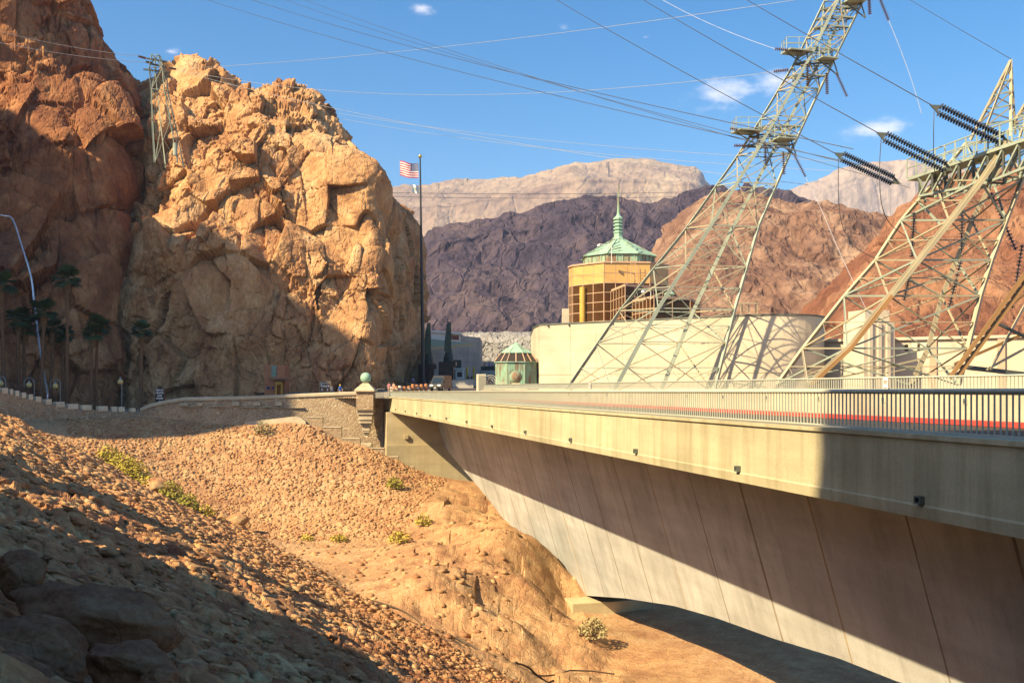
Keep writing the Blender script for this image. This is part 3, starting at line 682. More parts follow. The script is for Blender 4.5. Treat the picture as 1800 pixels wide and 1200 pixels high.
# unseen mountain added left of the frame to shade the dark mountain
SM = [[(-520, 260 + 60 * i, -48) for i in range(9)], [(-470, 270 + 60 * i, 110) for i in range(9)], [(-420, 280 + 60 * i, 250 + 14 * math.sin(i * 1.3)) for i in range(9)],
      [(-400, 290 + 60 * i, 255 + 10 * math.sin(i * 2.1)) for i in range(9)], [(-330, 300 + 60 * i, 120) for i in range(9)], [(-290, 320 + 60 * i, -48) for i in range(9)]]
loft('mountain', [list(reversed(r)) for r in SM], 90, 70, MAT['dark_mountain_rock'], mt_disp(12, 4, 660), 'unseen mountain added left of the frame to shade the dark ridge', 'mountain', world=True)
# bleached canyon wall below the dark mountain
CW = [[(800, 672, 262), (850, 672, 258), (905, 672, 254), (960, 672, 252), (1050, 672, 250)], [(800, 630, 264), (850, 630, 260), (905, 630, 256), (960, 630, 254), (1050, 630, 252)],
      [(800, 590, 268), (850, 589, 264), (905, 588, 260), (960, 588, 258), (1050, 590, 256)], [(800, 589, 290), (850, 588, 288), (905, 587, 286), (960, 587, 284), (1050, 589, 280)]]
loft('canyon_wall', CW, 160, 90, MAT['canyon_wall_rock'], lambda p: .5 * facets(p, 3, 700) + .25 * facets(p, 1.2, 701), 'bleached grey canyon wall below the dark mountain', 'cliff')

# ------------------------------------------------------------------ bridge over the spillway
B0 = Vector((10, 19, 0)); BD = Vector((-26.3, 107, 0)); BN = Vector((.971, .2387, 0)); BLEN = BD.length; BA = BD.normalized()
BRZ = math.atan2(BA.y, BA.x)
def B(t, off, z): 
    p = B0 + BD * t + BN * off; return Vector((p.x, p.y, z))
ZT, ZB = -1.04, -2.95                # top and bottom of the fascia
T0, T1 = -.34, 1.025
def along(b, t0, t1, o0, o1, z0, z1):
    return b.hexa([B(t0, o0, z0), B(t0, o1, z0), B(t1, o1, z0), B(t1, o0, z0), B(t0, o0, z1), B(t0, o1, z1), B(t1, o1, z1), B(t1, o0, z1)])
bridge = thing('road_bridge', B(.5, 4, -3), 'long concrete road bridge with arched side walls over the spillway', 'bridge')
b = MB(); n = 24
prof = [(0.04, ZB), (0.0, ZB + .28), (0.03, ZB + .33), (0.03, ZT - .14), (-.045, ZT - .10), (-.045, ZT), (.55, ZT), (.55, ZB)]
vs, fs = [], []
for t in (T0, T1):
    for o, z in prof: vs.append(B(t, o, z))
k = len(prof); fs = [tuple(range(k)), tuple(reversed(range(k, 2 * k)))] + [(i, k + i, k + (i + 1) % k, (i + 1) % k) for i in range(k)]
b.add(vs, fs); b.build('fascia', MAT['bridge_concrete'], bridge)
b = MB(); along(b, T0, T1, .552, 8.6, ZB + .02, -1.45); b.build('deck_slab', MAT['arch_concrete'], bridge)
# arched spandrel wall: its lower edge read off the photograph
def wall_off(z): return 5.6 + .3 * (ZB - z)
def wall_tz(px, py):
    lo_t = .5; z = -8.0
    for _ in range(60):
        o = wall_off(z); r = (px - 900) / F
        t = (B0.x + BN.x * o - r * (B0.y + BN.y * o)) / (r * BD.y - BD.x)
        Yv = B0.y + BN.y * o + BD.y * t; z = .5 * z + .5 * (-(py - HZ) / F * Yv)
    return t, z
edge = [wall_tz(*q) for q in ((728, 728), (770, 772), (800, 808), (850, 866), (905, 937), (960, 1004), (990, 1034))]
edge2 = [wall_tz(*q) for q in ((1014, 1045), (1100, 1051), (1184, 1064), (1261, 1086), (1358, 1121), (1474, 1156), (1580, 1198))]
tl, zl = edge2[-1]
edge_all = sorted([(1.0, ZB - .4)] + edge + edge2 + [(tl - .06, zl + .9), (tl - .16, zl + 2.0), (T0, zl + 3.0)])
ts = np.linspace(T0, 1.0, 240); ze = np.interp(ts, [e[0] for e in edge_all], [e[1] for e in edge_all])
ze = np.minimum(ze, ZB - .3)
b = MB(); NV = 10; vs = []; fs = []
for i, t in enumerate(ts):
    for j in range(NV):
        z = ZB + .05 + (ze[i] - ZB - .05) * j / (NV - 1); vs.append(B(t, wall_off(z), z))
for i in range(len(ts) - 1):
    for j in range(NV - 1): fs.append((i * NV + j, (i + 1) * NV + j, (i + 1) * NV + j + 1, i * NV + j + 1))
m0 = len(vs)
for i, t in enumerate(ts): vs += [B(t, wall_off(ze[i]) + 3.2, ze[i] + .1)]
for i in range(len(ts) - 1): fs.append((i * NV + NV - 1, (i + 1) * NV + NV - 1, m0 + i + 1, m0 + i))
for i, t in enumerate(ts): vs += [B(t, wall_off(ze[i]) + 3.3, ZB)]
m1 = m0 + len(ts)
for i in range(len(ts) - 1): fs.append((m0 + i, m0 + i + 1, m1 + i + 1, m1 + i))
b.add(vs, fs); b.build('spandrel_wall', MAT['arch_concrete'], bridge)
def wall_t_at(px, py): return wall_tz(px, py)[0]
seam_px = [(752, 738), (768, 742), (785, 747), (803, 752), (822, 758), (843, 764), (868, 772), (893, 778), (925, 785), (958, 793), (992, 800), (1030, 808), (1080, 820), (1140, 832), (1215, 848), (1305, 868), (1425, 895), (1600, 935), (1790, 980)]
for i, q in enumerate(seam_px):
    t = wall_t_at(*q); z1 = float(np.interp(t, ts, ze)); w = random.choice((.05, .07, .10)) / BLEN
    b = MB(); zz = [ZB + (z1 - ZB) * k / 6 for k in range(7)]; vs = []; pr = .018
    for k, z in enumerate(zz):
        jt = random.uniform(-.02, .02) / BLEN
        for (tt, oo) in ((t - w + jt, .0), (t - w * .6 + jt, -pr), (t + w * .6 + jt, -pr), (t + w + jt, .0)): vs.append(B(tt, wall_off(z) + oo + .002, z))
    b.add(vs, [(k * 4 + c, k * 4 + c + 1, k * 4 + c + 5, k * 4 + c + 4) for k in range(6) for c in range(3)])
    b.build('construction_joint', MAT['arch_seam_pale' if i in (16, 13, 9) else 'arch_seam'], bridge)
for k in range(12):
    t = .0276 + .0805 * k
    c = B(t, -.03, -2.45)
    b = MB(); b.box(c, (.21, .15, .035), BRZ); b.box(c + Vector((0, 0, -.15)), (.21, .15, .035), BRZ)
    for sg in (-1, 1): b.box(c + BA * sg * .09 + Vector((0, 0, -.075)), (.03, .15, .115), BRZ)
    b.box(c + BN * .085 + Vector((0, 0, -.075)), (.148, .02, .113), BRZ)
    b.build('drain_spout', MAT['steel_dark'], bridge)
# pier footing where the two arches meet
tp = wall_t_at(1000, 1040)
b = MB(); along(b, tp - .035, tp + .05, wall_off(-15.4) - .25, wall_off(-15.4) + 4, -16.298, -15.2); b.build('bearing_block', MAT['abutment_concrete'], bridge, bevel=.04)
b = MB(); along(b, tp - .07, tp + .07, wall_off(-15.4) - 1.6, wall_off(-15.4) + 5, -18, -16.3); b.build('pier_footing', MAT['abutment_concrete'], bridge, bevel=.06)
# end abutment
ab = thing('bridge_abutment', B(1.0, 4, -12), 'smooth yellowish concrete abutment block under the far bridge end', 'abutment')
b = MB(); along(b, .963, 1.03, -.50, 12.0, -15.5, -7.15); b.build('lower_block', MAT['abutment_concrete'], ab)
b = MB(); along(b, .965, 1.03, -.48, 12.0, -7.148, ZB - .01); b.build('upper_block', MAT['abutment_concrete'], ab)
b = MB(); b.box(B(.964, 2.0, -6.1), (.35, .5, .5), BRZ); b.build('bearing_stub', MAT['abutment_concrete'], ab)

# roadway, kerb and far parapet
b = MB(); along(b, T0, T1 + .02, .56, 1.55, -1.446, -1.06); tag(b.build('sidewalk', MAT['sidewalk']), 'narrow concrete footway along the near bridge rail', 'pavement', kind='structure')
b = MB(); along(b, T0, T1 + .02, 1.56, 8.1, -1.445, -1.22); tag(b.build('road', MAT['asphalt']), 'asphalt roadway across the bridge', 'road', kind='structure')
TF0, TF1 = -.34, .805
par = thing('bridge_parapet', B(.4, 8.2, -1.2), 'cream concrete parapet with vents and red kerb across the road', 'parapet')
b = MB(); along(b, TF0, TF1, 8.12, 8.5, -1.44, -.15); b.build('wall', MAT['parapet_concrete'], par)
b = MB(); along(b, TF0, TF1, 7.92, 8.116, -1.218, -1.03); b.build('red_kerb', MAT['red_paint'], par, bevel=.02)
b = MB(); along(b, TF0, TF1, 8.06, 8.56, -.148, -.08); b.build('coping', MAT['parapet_concrete'], par)
for k in range(26):
    t = TF0 + .08 + k * .0405
    if t > TF1: break
    b = MB(); along(b, t, t + .0022, 8.095, 8.119, -.52, -.30); fr = b.build('vent', MAT['cream_paint'], par)
    b = MB(); along(b, t + .0004, t + .0018, 8.085, 8.094, -.49, -.33); b.build('grille', MAT['steel_dark'], fr)

# railings: every bar its own part up to 300, the distant rest joined
def railing(name, label, off, z0, z1, ta, tb, spacing, rail_r, bar_w, mat, cat='railing', dip=0.0):
    rt = thing(name, B(max(ta, 0), off, z0), label, cat)
    b = MB(); pts = [B(t, off, z1) for t in np.linspace(ta, tb, 40)]
    vs = []; pr = [(math.cos(a) * rail_r, math.sin(a) * rail_r * .72) for a in np.linspace(0, 2 * math.pi, 12, endpoint=False)]
    for t in (ta, tb):
        for o, z in pr: vs.append(B(t, off + o, z1 + z - dip * t))
    k = len(pr); b.add(vs, [(i, (i + 1) % k, k + (i + 1) % k, k + i) for i in range(k)] + [tuple(reversed(range(k))), tuple(range(k, 2 * k))])
    b.build('top_rail', mat, rt, smooth=True)
    b = MB(); along(b, ta, tb, off - .035, off + .035, z0 + .05, z0 + .085); b.build('bottom_rail', mat, rt)
    n = int((tb - ta) * BLEN / spacing); me = None; rest = MB(); cnt = 0
    u = MB(); u.box((0, 0, -.5), (bar_w, bar_w * 1.2, 1.0), BRZ); me = u.mesh('baluster', mat)
    order = []
    for i in range(n):
        t = ta + (i + .5) * spacing / BLEN; p = B(t, off, z1 - dip * t - .02)
        vis = -40 < 900 + F * p.x / max(p.y, .1) < 1840 and p.y > 2
        order.append((not vis, p.length, p))
    order.sort(key=lambda e: (e[0], e[1]))
    for i, (nv_, L, p) in enumerate(order):
        if i < 300:
            o = link('baluster', me, rt); o.location = p - rt.location; o.scale = (1, 1, p.z - z0 - .07)
        else: rest.box((p.x, p.y, (p.z + z0 + .07) / 2), (bar_w, bar_w * 1.2, p.z - z0 - .07), BRZ)
    tag(rest.build('balusters', mat, rt), kind='stuff')
    return rt
near_rail = railing('bridge_railing', 'pale metal railing along the near edge of the bridge', .22, ZT, -.045, T0, 1.0, .172, .075, .026, MAT['rail_metal'], dip=.34)
far_rail = railing('bridge_railing', 'pale metal railing on the parapet across the road', 8.3, -.08, .42, TF0, TF1, .165, .05, .03, MAT['rail_metal'])
for px, off, lab in ((1554, 8.1, 'small white notice with red print on the far rail, nearest the right'), (1035, 8.1, 'tiny white notice with red print far along the rail')):
    r = (px - 900) / F; t = (B0.x + BN.x * off - r * (B0.y + BN.y * off)) / (r * BD.y - BD.x)
    nt_ = thing('notice_sign', B(t, off, .05), lab, 'sign')
    b = MB(); b.box(B(t, off + .06, .15), (.30, .015, .56), BRZ); b.build('panel', MAT['white_paint'], nt_)
    for z, hgt in ((.30, .03), (.25, .03), (.20, .03), (.03, .03), (-.02, .03), (-.07, .02)):
        for s0 in (-.075, .0, .075):
            b = MB(); b.box(B(t, off + .048, z) + BA * (s0 + random.uniform(-.008, .008)), (.055, .004, hgt), BRZ); b.build('print_line', MAT['sign_red'], nt_)
# road end posts beside the gate
def P_on(px, z, Y): return Vector(((px - 900) / F * Y, Y, z))

# ------------------------------------------------------------------ plaza and roads beyond
def plaza_z(y): return float(np.interp(y, [100, 124, 150, 170, 190, 260], [-1.3, -1.22, -.42, .35, 1.15, 2.6]))
b = MB(); vs = []; fs = []
yr = [106, 112, 118, 126, 135, 145, 155, 165, 175, 190, 210, 240, 262]
xl = [-4.5, -7.5, -10, -26, -30, -38, -45, -45, -45, -45, -45, -45, -45]
for y, x in zip(yr, xl):
    for f in (0, .33, .66, 1): vs.append((x + f * (60 - x), y, plaza_z(y)))
for i in range(len(yr) - 1):
    for j in range(3): fs.append((i * 4 + j, i * 4 + j + 1, i * 4 + j + 5, i * 4 + j + 4))
b.add(vs, fs); tag(b.build('plaza', MAT['sidewalk']), 'paved plaza at the head of the dam', 'pavement', kind='structure')
b = MB(); vs = []; fs = []
for i, y in enumerate(yr[3:]):
    cx = float(np.interp(y, [126, 150, 190, 262], [-14, -10, -4, 4])); 
    vs += [(cx - 3.3, y, plaza_z(y) + .006), (cx + 4.6, y, plaza_z(y) + .006)]
for i in range(len(yr[3:]) - 1): fs.append((2 * i, 2 * i + 1, 2 * i + 3, 2 * i + 2))
b.add(vs, fs); tag(b.build('road', MAT['asphalt']), 'asphalt road leading over the dam crest', 'road', kind='structure')
# lower road behind the left wall
b = MB(); low = [(-420, 96), (-150, 100), (0, 106), (100, 112), (200, 117.5), (300, 121.5), (420, 124.5), (560, 125.5), (660, 126.2)]
vs = []; fs = []
zl = [0.2, -.6, -1.4, -2.9, -3.2, -3.2, -2.6, -1.9, -1.3]
for (px, Y), z in zip(low, zl): vs += [P_on(px, z, Y + .5), P_on(px + 20, z + .1, Y + 40)]
for i in range(len(low) - 1): fs.append((2 * i, 2 * i + 2, 2 * i + 3, 2 * i + 1))
b.add(vs, [tuple(reversed(f)) for f in fs]); tag(b.build('lower_road', MAT['sidewalk']), 'lower access road behind the crenellated wall', 'road', kind='structure')

# ------------------------------------------------------------------ masonry retaining wall with crenellations
wall_line = [(-420, 95), (-150, 99), (-40, 102.5), (0, 105), (60, 109), (120, 113), (180, 116.5), (240, 119.3), (300, 121.3), (360, 122.8), (430, 123.8), (540, 124.3), (625, 124.6), (690, 125.2)]
wall_top = [(-420, 560), (-150, 640), (-40, 672), (0, 688), (30, 695), (60, 703), (100, 713), (140, 719), (200, 723), (245, 724), (262, 716), (290, 709), (325, 704), (430, 702), (540, 697), (640, 693), (660, 694), (664, 702), (690, 702)]
def wy(px): return float(np.interp(px, [a for a, _ in wall_line], [c for _, c in wall_line]))
def wt(px): return float(np.interp(px, [a for a, _ in wall_top], [c for _, c in wall_top]))
rw = thing('retaining_wall', P(300, 740, 122), 'long curving rubble stone wall below the cliff', 'wall')
b = MB(); vs = []; fs = []; xs = list(range(-420, -20, 40)) + list(range(-20, 660, 10)) + [662, 666, 674]
for px in xs:
    Y = wy(px); t = P(px, wt(px), Y)
    vs += [P_on(px, -11 if px > 400 else -9 if px > 100 else -7, Y), t, P_on(px, t.z, Y + .6), P_on(px, -9, Y + .6)]
for i in range(len(xs) - 1):
    for c in range(4): fs.append((i * 4 + c, (i + 1) * 4 + c, (i + 1) * 4 + (c + 1) % 4, i * 4 + (c + 1) % 4))
b.add(vs, fs); b.build('rubble_wall', MAT['masonry'], rw)
b = MB(); vs = []; fs = []; xs = [246, 258, 266, 278, 292, 308, 325, 360, 400, 440, 480, 520, 560, 600, 632]
for px in xs:
    Y = wy(px); t = P(px, wt(px), Y); 
    for dy, dz in ((-.16, .003), (-.16, .30), (.0, .42), (.62, .42), (.7, .003)): vs.append(P_on(px, t.z + dz, Y + dy))
for i in range(len(xs) - 1):
    for c in range(5): fs.append((i * 5 + c, (i + 1) * 5 + c, (i + 1) * 5 + (c + 1) % 5, i * 5 + (c + 1) % 5))
fs += [tuple(range(5)), tuple(reversed(range((len(xs) - 1) * 5, len(xs) * 5)))]
b.add(vs, fs); b.build('coping', MAT['cast_stone'], rw)
mer = [(5, 12), (20, 24), (31, 38), (43, 52), (66, 75), (84, 98), (104, 122), (130, 148), (158, 175), (184, 194), (196, 205), (226, 238)]
mer = [(-60, -48), (-38, -28), (-18, -8)] + [(3, 13), (17, 22), (26, 33), (38, 45), (50, 57), (62, 72), (80, 90), (98, 113), (119, 137), (144, 161), (172, 189), (197, 206), (208, 219), (229, 238)]
for a, c in mer:
    b = MB(); pts = []
    for px in (a, c): pts.append((P(px, wt(px), wy(px))))
    p, q = pts; z0 = min(p.z, q.z) - .02
    hgt = .62 if a < 215 else .5
    n_ = Vector((-(q - p).y, (q - p).x, 0)).normalized()
    f0 = -.10
    b.hexa([Vector((v.x, v.y, zz)) + n_ * d for zz in (z0, z0 + hgt) for v, d in ((p, f0), (q, f0), (q, .55), (p, .55))])
    b.build('merlon', MAT['sunlit_stone'], rw, bevel=.03)
# low blocks on the outer ledge where the ramp rises
for a, c, y0, y1 in ((316, 331, 708, 713), (346, 356, 708, 713), (408, 421, 706, 713), (446, 458, 706, 713), (484, 496, 706, 713)):
    b = MB(); Y = wy((a + c) / 2) - .16
    z0, z1 = P(0, y1, Y).z, P(0, y0, Y).z; x0, x1 = P(a, 0, Y).x, P(c, 0, Y).x
    b.box(((x0 + x1) / 2, Y + .1, (z0 + z1) / 2), (x1 - x0, .5, z1 - z0)); b.build('block', MAT['cast_stone'], rw, bevel=.03)
for a, c, y in ((300, 345, 714), (352, 396, 714), (396, 470, 715), (432, 478, 715), (470, 534, 716)):
    b = MB(); Y = wy((a + c) / 2) - .12
    z = P(0, y, Y).z; x0, x1 = P(a, 0, Y).x, P(c, 0, Y).x
    b.box(((x0 + x1) / 2, Y + .1, z - .002 * a / 100), (x1 - x0, .4, .07)); b.build('ledge', MAT['cast_stone'], rw)
# kerb strip at the wall foot and stepped side wall
kb = MB(); vs = []; fs = []
kp = [(430, 741, 120.6), (455, 739, 120.4), (480, 736, 120.2), (505, 733, 120), (520, 732, 119.9), (530, 735, 119.8), (537, 741, 119.7)]
for px, py, Y in kp:
    for dy, dz in ((0, -1.2), (0, 0), (.7, 0), (.7, -1.2)): v = P(px, py, Y); vs.append((v.x, v.y + dy, v.z + dz))
for i in range(len(kp) - 1):
    for c in range(4): fs.append((i * 4 + c, (i + 1) * 4 + c, (i + 1) * 4 + (c + 1) % 4, i * 4 + (c + 1) % 4))
fs += [(3, 2, 1, 0), tuple(range(len(vs) - 4, len(vs)))]
kb.add(vs, fs); tag(kb.build('kerb_strip', MAT['cast_stone']), 'short curved pale kerb at the top of the stone slope', 'kerb')
sw = thing('stepped_wall', P(620, 790, 120), 'low stone wall stepping down the slope to the abutment', 'wall')
steps = [(538, 567, 733), (567.3, 600, 750), (600.3, 633, 770), (633.3, 676, 787), (676.3, 700, 802), (700.3, 728, 820)]
for i, (a, c, y) in enumerate(steps):
    Y = 120.4 - i * .12; z1 = P(0, y, Y).z; x0, x1 = P(a, 0, Y).x, P(c, 0, Y).x
    b = MB(); b.box(((x0 + x1) / 2, Y + .25, z1 - 1.7), (x1 - x0, .5, 3.2)); s_ = b.build('step', MAT['masonry_small'], sw)
    b = MB(); b.box(((x0 + x1) / 2, Y + .24, z1 - .04), (x1 - x0, .62, .12)); b.build('cap', MAT['cast_stone'], s_, bevel=.02)

# ball-topped stone pillar with corbels
def pillar(px, Y, label, full=True, k=1.0, ymid=None):
    c = P(px, 690, Y); root = thing('ball_pillar', (c.x, c.y, P(0, 700, Y).z), label, 'pillar')
    u = Y / F
    def z(py): return P(0, py, Y).z
    w = 33 * u * k
    if full:
        b = MB(); b.box((c.x, c.y, (z(688) + z(720)) / 2), (w * .9, w * .8, z(688) - z(720))); b.build('shaft', MAT['masonry_small'], root)
        y0 = 720
        for i, (hw, y1) in enumerate(((1.0, 723.5), (.93, 728), (.80, 737.5), (.70, 741), (.78, 743.5), (.62, 747.5), (.45, 757), (.40, 760), (.30, 763), (.20, 769))):
            b = MB(); d = w * .8 * (hw * .8 + .1)
            b.box((c.x, c.y + w * .4 - d / 2 - .001 * i, (z(y0) + z(y1)) / 2), (w * hw * .9, d, z(y0) - z(y1) - .01)); b.build('corbel', MAT['cast_stone'], root, bevel=.02); y0 = y1
        b = MB(); b.box((c.x - .1, c.y - .2, z(783)), (26 * u, 1.2, 9 * u)); b.build('sill_block', MAT['cast_stone'], root, bevel=.04)
        b = MB(); b.box((c.x + 0.1, c.y - .82, z(783)), (16 * u, .06, 3.4 * u)); b.build('sill_slot', MAT['cast_stone'], root)
    b = MB(); h = w / 2 * 1.06; q = w * .16
    vs = [(c.x - h, c.y - h, z(688.0)), (c.x + h, c.y - h, z(688)), (c.x + h, c.y + h, z(688)), (c.x - h, c.y + h, z(688)),
          (c.x - h, c.y - h, z(685)), (c.x + h, c.y - h, z(685)), (c.x + h, c.y + h, z(685)), (c.x - h, c.y + h, z(685)),
          (c.x - q, c.y - q, z(673)), (c.x + q, c.y - q, z(673)), (c.x + q, c.y + q, z(673)), (c.x - q, c.y + q, z(673))]
    b.add(vs, [(0, 3, 2, 1)] + [(i, (i + 1) % 4, 4 + (i + 1) % 4, 4 + i) for i in range(4)] + [(4 + i, 4 + (i + 1) % 4, 8 + (i + 1) % 4, 8 + i) for i in range(4)] + [(8, 9, 10, 11)])
    b.build('cap', MAT['cast_stone'], root, bevel=.03)
    b = MB(); r = 9.6 * u * k; b.ball((c.x, c.y, z(673) + r * .93), r, 24, 16); b.build('ball', MAT['copper_worn' if not full else 'copper_green'], root, smooth=True)
    return root
pillar(643, 122.6, 'stone pillar with green copper ball where the wall meets the bridge')
p2 = pillar(907, 112, 'pyramid-capped pillar with dark mottled ball in front of the copper kiosk', False, 1.15)
p2.location.z += .0
# rail return between the pillar and the bridge end
rr = thing('rail_return', P(668, 700, 125.4), 'short dark rail joining the pillar and the bridge end', 'railing')
b = MB(); b.tube([P(660, 687, 124.2), P(664, 684, 125), P(670, 683.5, 125.8), P(676, 684, 126.3)], .06, 8); b.build('top_rail', MAT['rail_metal'], rr)
for i in range(7):
    p = P(660.5 + i * 2.2, 687, 124.4 + i * .25); b = MB(); b.box((p.x, p.y, p.z - .5), (.04, .04, 1.0)); b.build('baluster', MAT['steel_dark'], rr)

# ------------------------------------------------------------------ visitor building: concrete base, golden glass drum, copper roof
vb = thing('visitor_building', (14, 125, -1), 'round golden glass visitor building with green copper spire roof on concrete base', 'building')
cc = Vector((28.35, 109, 0)); rc = 6.55
poly = [(2.8, 125), (3.4, 118.9), (4.1, 118.3)]
poly += [(cc.x + rc * math.cos(a), cc.y + rc * math.sin(a)) for a in np.linspace(math.atan2(-.8, -.6), math.radians(40), 22)]
poly += [(36, 139), (2.8, 143)]
ztop = 7.78
b = MB(); b.prism(poly, -2.5, ztop); b.build('concrete_base', MAT['building_concrete'], vb)
def offset_poly(poly, d):
    cx = sum(p[0] for p in poly) / len(poly); cy = sum(p[1] for p in poly) / len(poly); out = []
    n = len(poly)
    for i in range(n):
        a, p, c = Vector((*poly[i - 1], 0)), Vector((*poly[i], 0)), Vector((*poly[(i + 1) % n], 0))
        e1, e2 = (p - a).normalized(), (c - p).normalized(); n1 = Vector((e1.y, -e1.x, 0)); n2 = Vector((e2.y, -e2.x, 0)); m = (n1 + n2).normalized()
        out.append(((p + m * d).x, (p + m * d).y))
    return out
b = MB(); b.prism(offset_poly(poly, .10), ztop + .003, ztop + .16); b.build('roof_coping', MAT['steel_dark'], vb)
b = MB(); b.prism(offset_poly(poly, .045), 1.70, 1.74); b.build('panel_joint', MAT['parapet_concrete'], vb)
wd = (Vector((24.4, 103.8, 0)) - Vector((4.1, 118.3, 0))); wL = wd.length; wd.normalize(); wnn = Vector((-.6, -.8, 0)).normalized()
for k in range(1, 7):
    p = Vector((4.1, 118.3, 0)) + wd * (wL * k / 7); b = MB(); b.box((p.x + wnn.x * .01, p.y + wnn.y * .01, 2.4), (.035, .05, 9.7), math.atan2(wd.y, wd.x)); b.build('panel_joint', MAT['parapet_concrete'], vb)
# roof edge rail lights
for k in (0, 1, 3):
    p = Vector((4.1, 118.3, 0)) + wd * (wL * (.02 + .12 * k)); b = MB(); b.ball((p.x - .12, p.y - .12, ztop - .12), .13, 8, 6); b.box((p.x - .05, p.y - .05, ztop + .02), (.1, .1, .2)); b.build('roof_lamp', MAT['steel_dark'], vb)
# drum
DX, DY = (1087 - 900) / F * 138.5, 138.5
def dz(py, Y=134.3): return -(py - HZ) / F * Y
zf, z1, z2 = ztop + .16, dz(500), dz(466)
def drum_ring(r): 
    # octagon whose faces fall where the photograph shows them
    ang = [R(a) for a in (-172, -158, -112, -60, -22, 20, 80, 140)]
    return [(DX + r * math.cos(a), DY + r * math.sin(a)) for a in ang]
ring = drum_ring(7.2)
b = MB(); b.prism(ring, z1, z2); b.build('upper_band', MAT['gold_panel'], vb)
b = MB(); b.prism(drum_ring(7.38), z2 + .003, z2 + .22); b.build('drum_coping', MAT['tan_frame'], vb)
b = MB(); b.prism(drum_ring(6.8), zf - .1, zf + .12); b.build('floor_slab', MAT['dark_interior'], vb)
b = MB(); b.prism([(DX + 3.0 * math.cos(a), DY + 3.0 * math.sin(a)) for a in np.linspace(0, 2 * math.pi, 10, endpoint=False)], zf, z1); b.build('core', MAT['dark_interior'], vb)
for px, r_ in ((1024, .42), (1052, .35), (1066, .35)):
    p = P(px, 0, 134); b = MB(); b.cyl((p.x, p.y, zf), (p.x, p.y, z1 - .4), r_, 12); b.build('gold_pillar', MAT['gold_column'], vb, smooth=False)
def glazed(p, q, za, zb, cols, rows, gm, fm, parent, band=None, depth=.09):
    """panes and mullions on the vertical rectangle p-q, za-zb"""
    p, q = Vector((p[0], p[1], 0)), Vector((q[0], q[1], 0)); e = (q - p); L = e.length; e.normalize(); n = Vector((e.y, -e.x, 0)); rz = math.atan2(e.y, e.x)
    for c in range(cols):
        for r in range(rows):
            x = (c + .5) / cols * L; z = za + (r + .5) / rows * (zb - za); m = p + e * x
            b = MB(); b.box((m.x, m.y, z), (L / cols - .07, .03, (zb - za) / rows - .07), rz); b.build('pane', gm, parent)
    for c in range(cols + 1):
        m = p + e * (c / cols * L); b = MB(); b.box((m.x + n.x * .02, m.y + n.y * .02, (za + zb) / 2), (.10, depth, zb - za - .01), rz); b.build('mullion', fm, parent)
    for r in range(rows + 1):
        m = p + e * (L / 2); z = za + r / rows * (zb - za); b = MB(); b.box((m.x + n.x * .025, m.y + n.y * .025, z), (L - .02, depth, .09), rz); b.build('transom', fm, parent)
for i, cols in ((0, 3), (1, 3), (2, 4), (3, 3)):
    glazed(ring[i], ring[i + 1], zf, z1 - .02, cols, 5 if i < 9 else 4, MAT['brown_glass'], MAT['tan_frame'], vb)
# panel lines of the upper band
for i, cols in ((0, 3), (1, 3), (2, 4), (3, 3)):
    p, q = Vector((*ring[i], 0)), Vector((*ring[i + 1], 0)); e = (q - p).normalized(); rz = math.atan2(e.y, e.x); n = Vector((e.y, -e.x, 0))
    for c in range(cols + 1):
        m = p.lerp(q, c / cols) + n * .012; b = MB(); b.box((m.x, m.y, (z1 + z2) / 2), (.05, .04, z2 - z1 - .02), rz); b.build('panel_seam', MAT['tan_frame'], vb)
    m = p.lerp(q, .5) + n * .014; b = MB(); b.box((m.x, m.y, (z1 + z2) / 2), ((q - p).length - .02, .04, .05), rz); b.build('panel_seam', MAT['tan_frame'], vb)
# lower glazed wings stepping out to the right
def wing(pl, zt, cols, rows, faces):
    b = MB(); b.prism(pl, zt, zt + .28); b.build('wing_roof', MAT['tan_frame'], vb)
    b = MB(); inner = offset_poly(pl, -.5); b.prism(inner, zf - .05, zt - .02); b.build('wing_core', MAT['dark_interior'], vb)
    for i in faces: glazed(pl[i], pl[(i + 1) % len(pl)], zf, zt, cols[i], rows, MAT['brown_glass'], MAT['tan_frame'], vb)
w1 = [tuple(P(1074, 0, 131.7).xy), tuple(P(1099, 0, 124.2).xy), tuple(P(1180, 0, 129.0).xy), tuple(P(1190, 0, 138.5).xy)]
wing(w1, -(503 - HZ) / F * 124.7, {0: 5, 1: 5, 2: 3}, 4, (0, 1, 2))
w2 = [tuple(P(1112, 0, 124.7).xy), tuple(P(1150, 0, 118.9).xy), tuple(P(1213, 0, 121.6).xy), tuple(P(1230, 0, 129.0).xy), tuple(P(1180, 0, 134.2).xy)]
wing(w2, -(524 - HZ) / F * 119.4, {0: 6, 1: 2, 2: 1, 3: 1}, 2, (0, 1, 2, 3))
b = MB(); c = P(994, 0, 131.1); b.box((c.x, c.y, (ztop + dz(543, 131)) / 2), (.9, 1.5, dz(543, 131) - ztop), 0); b.build('stair_box', MAT['building_concrete'], vb)
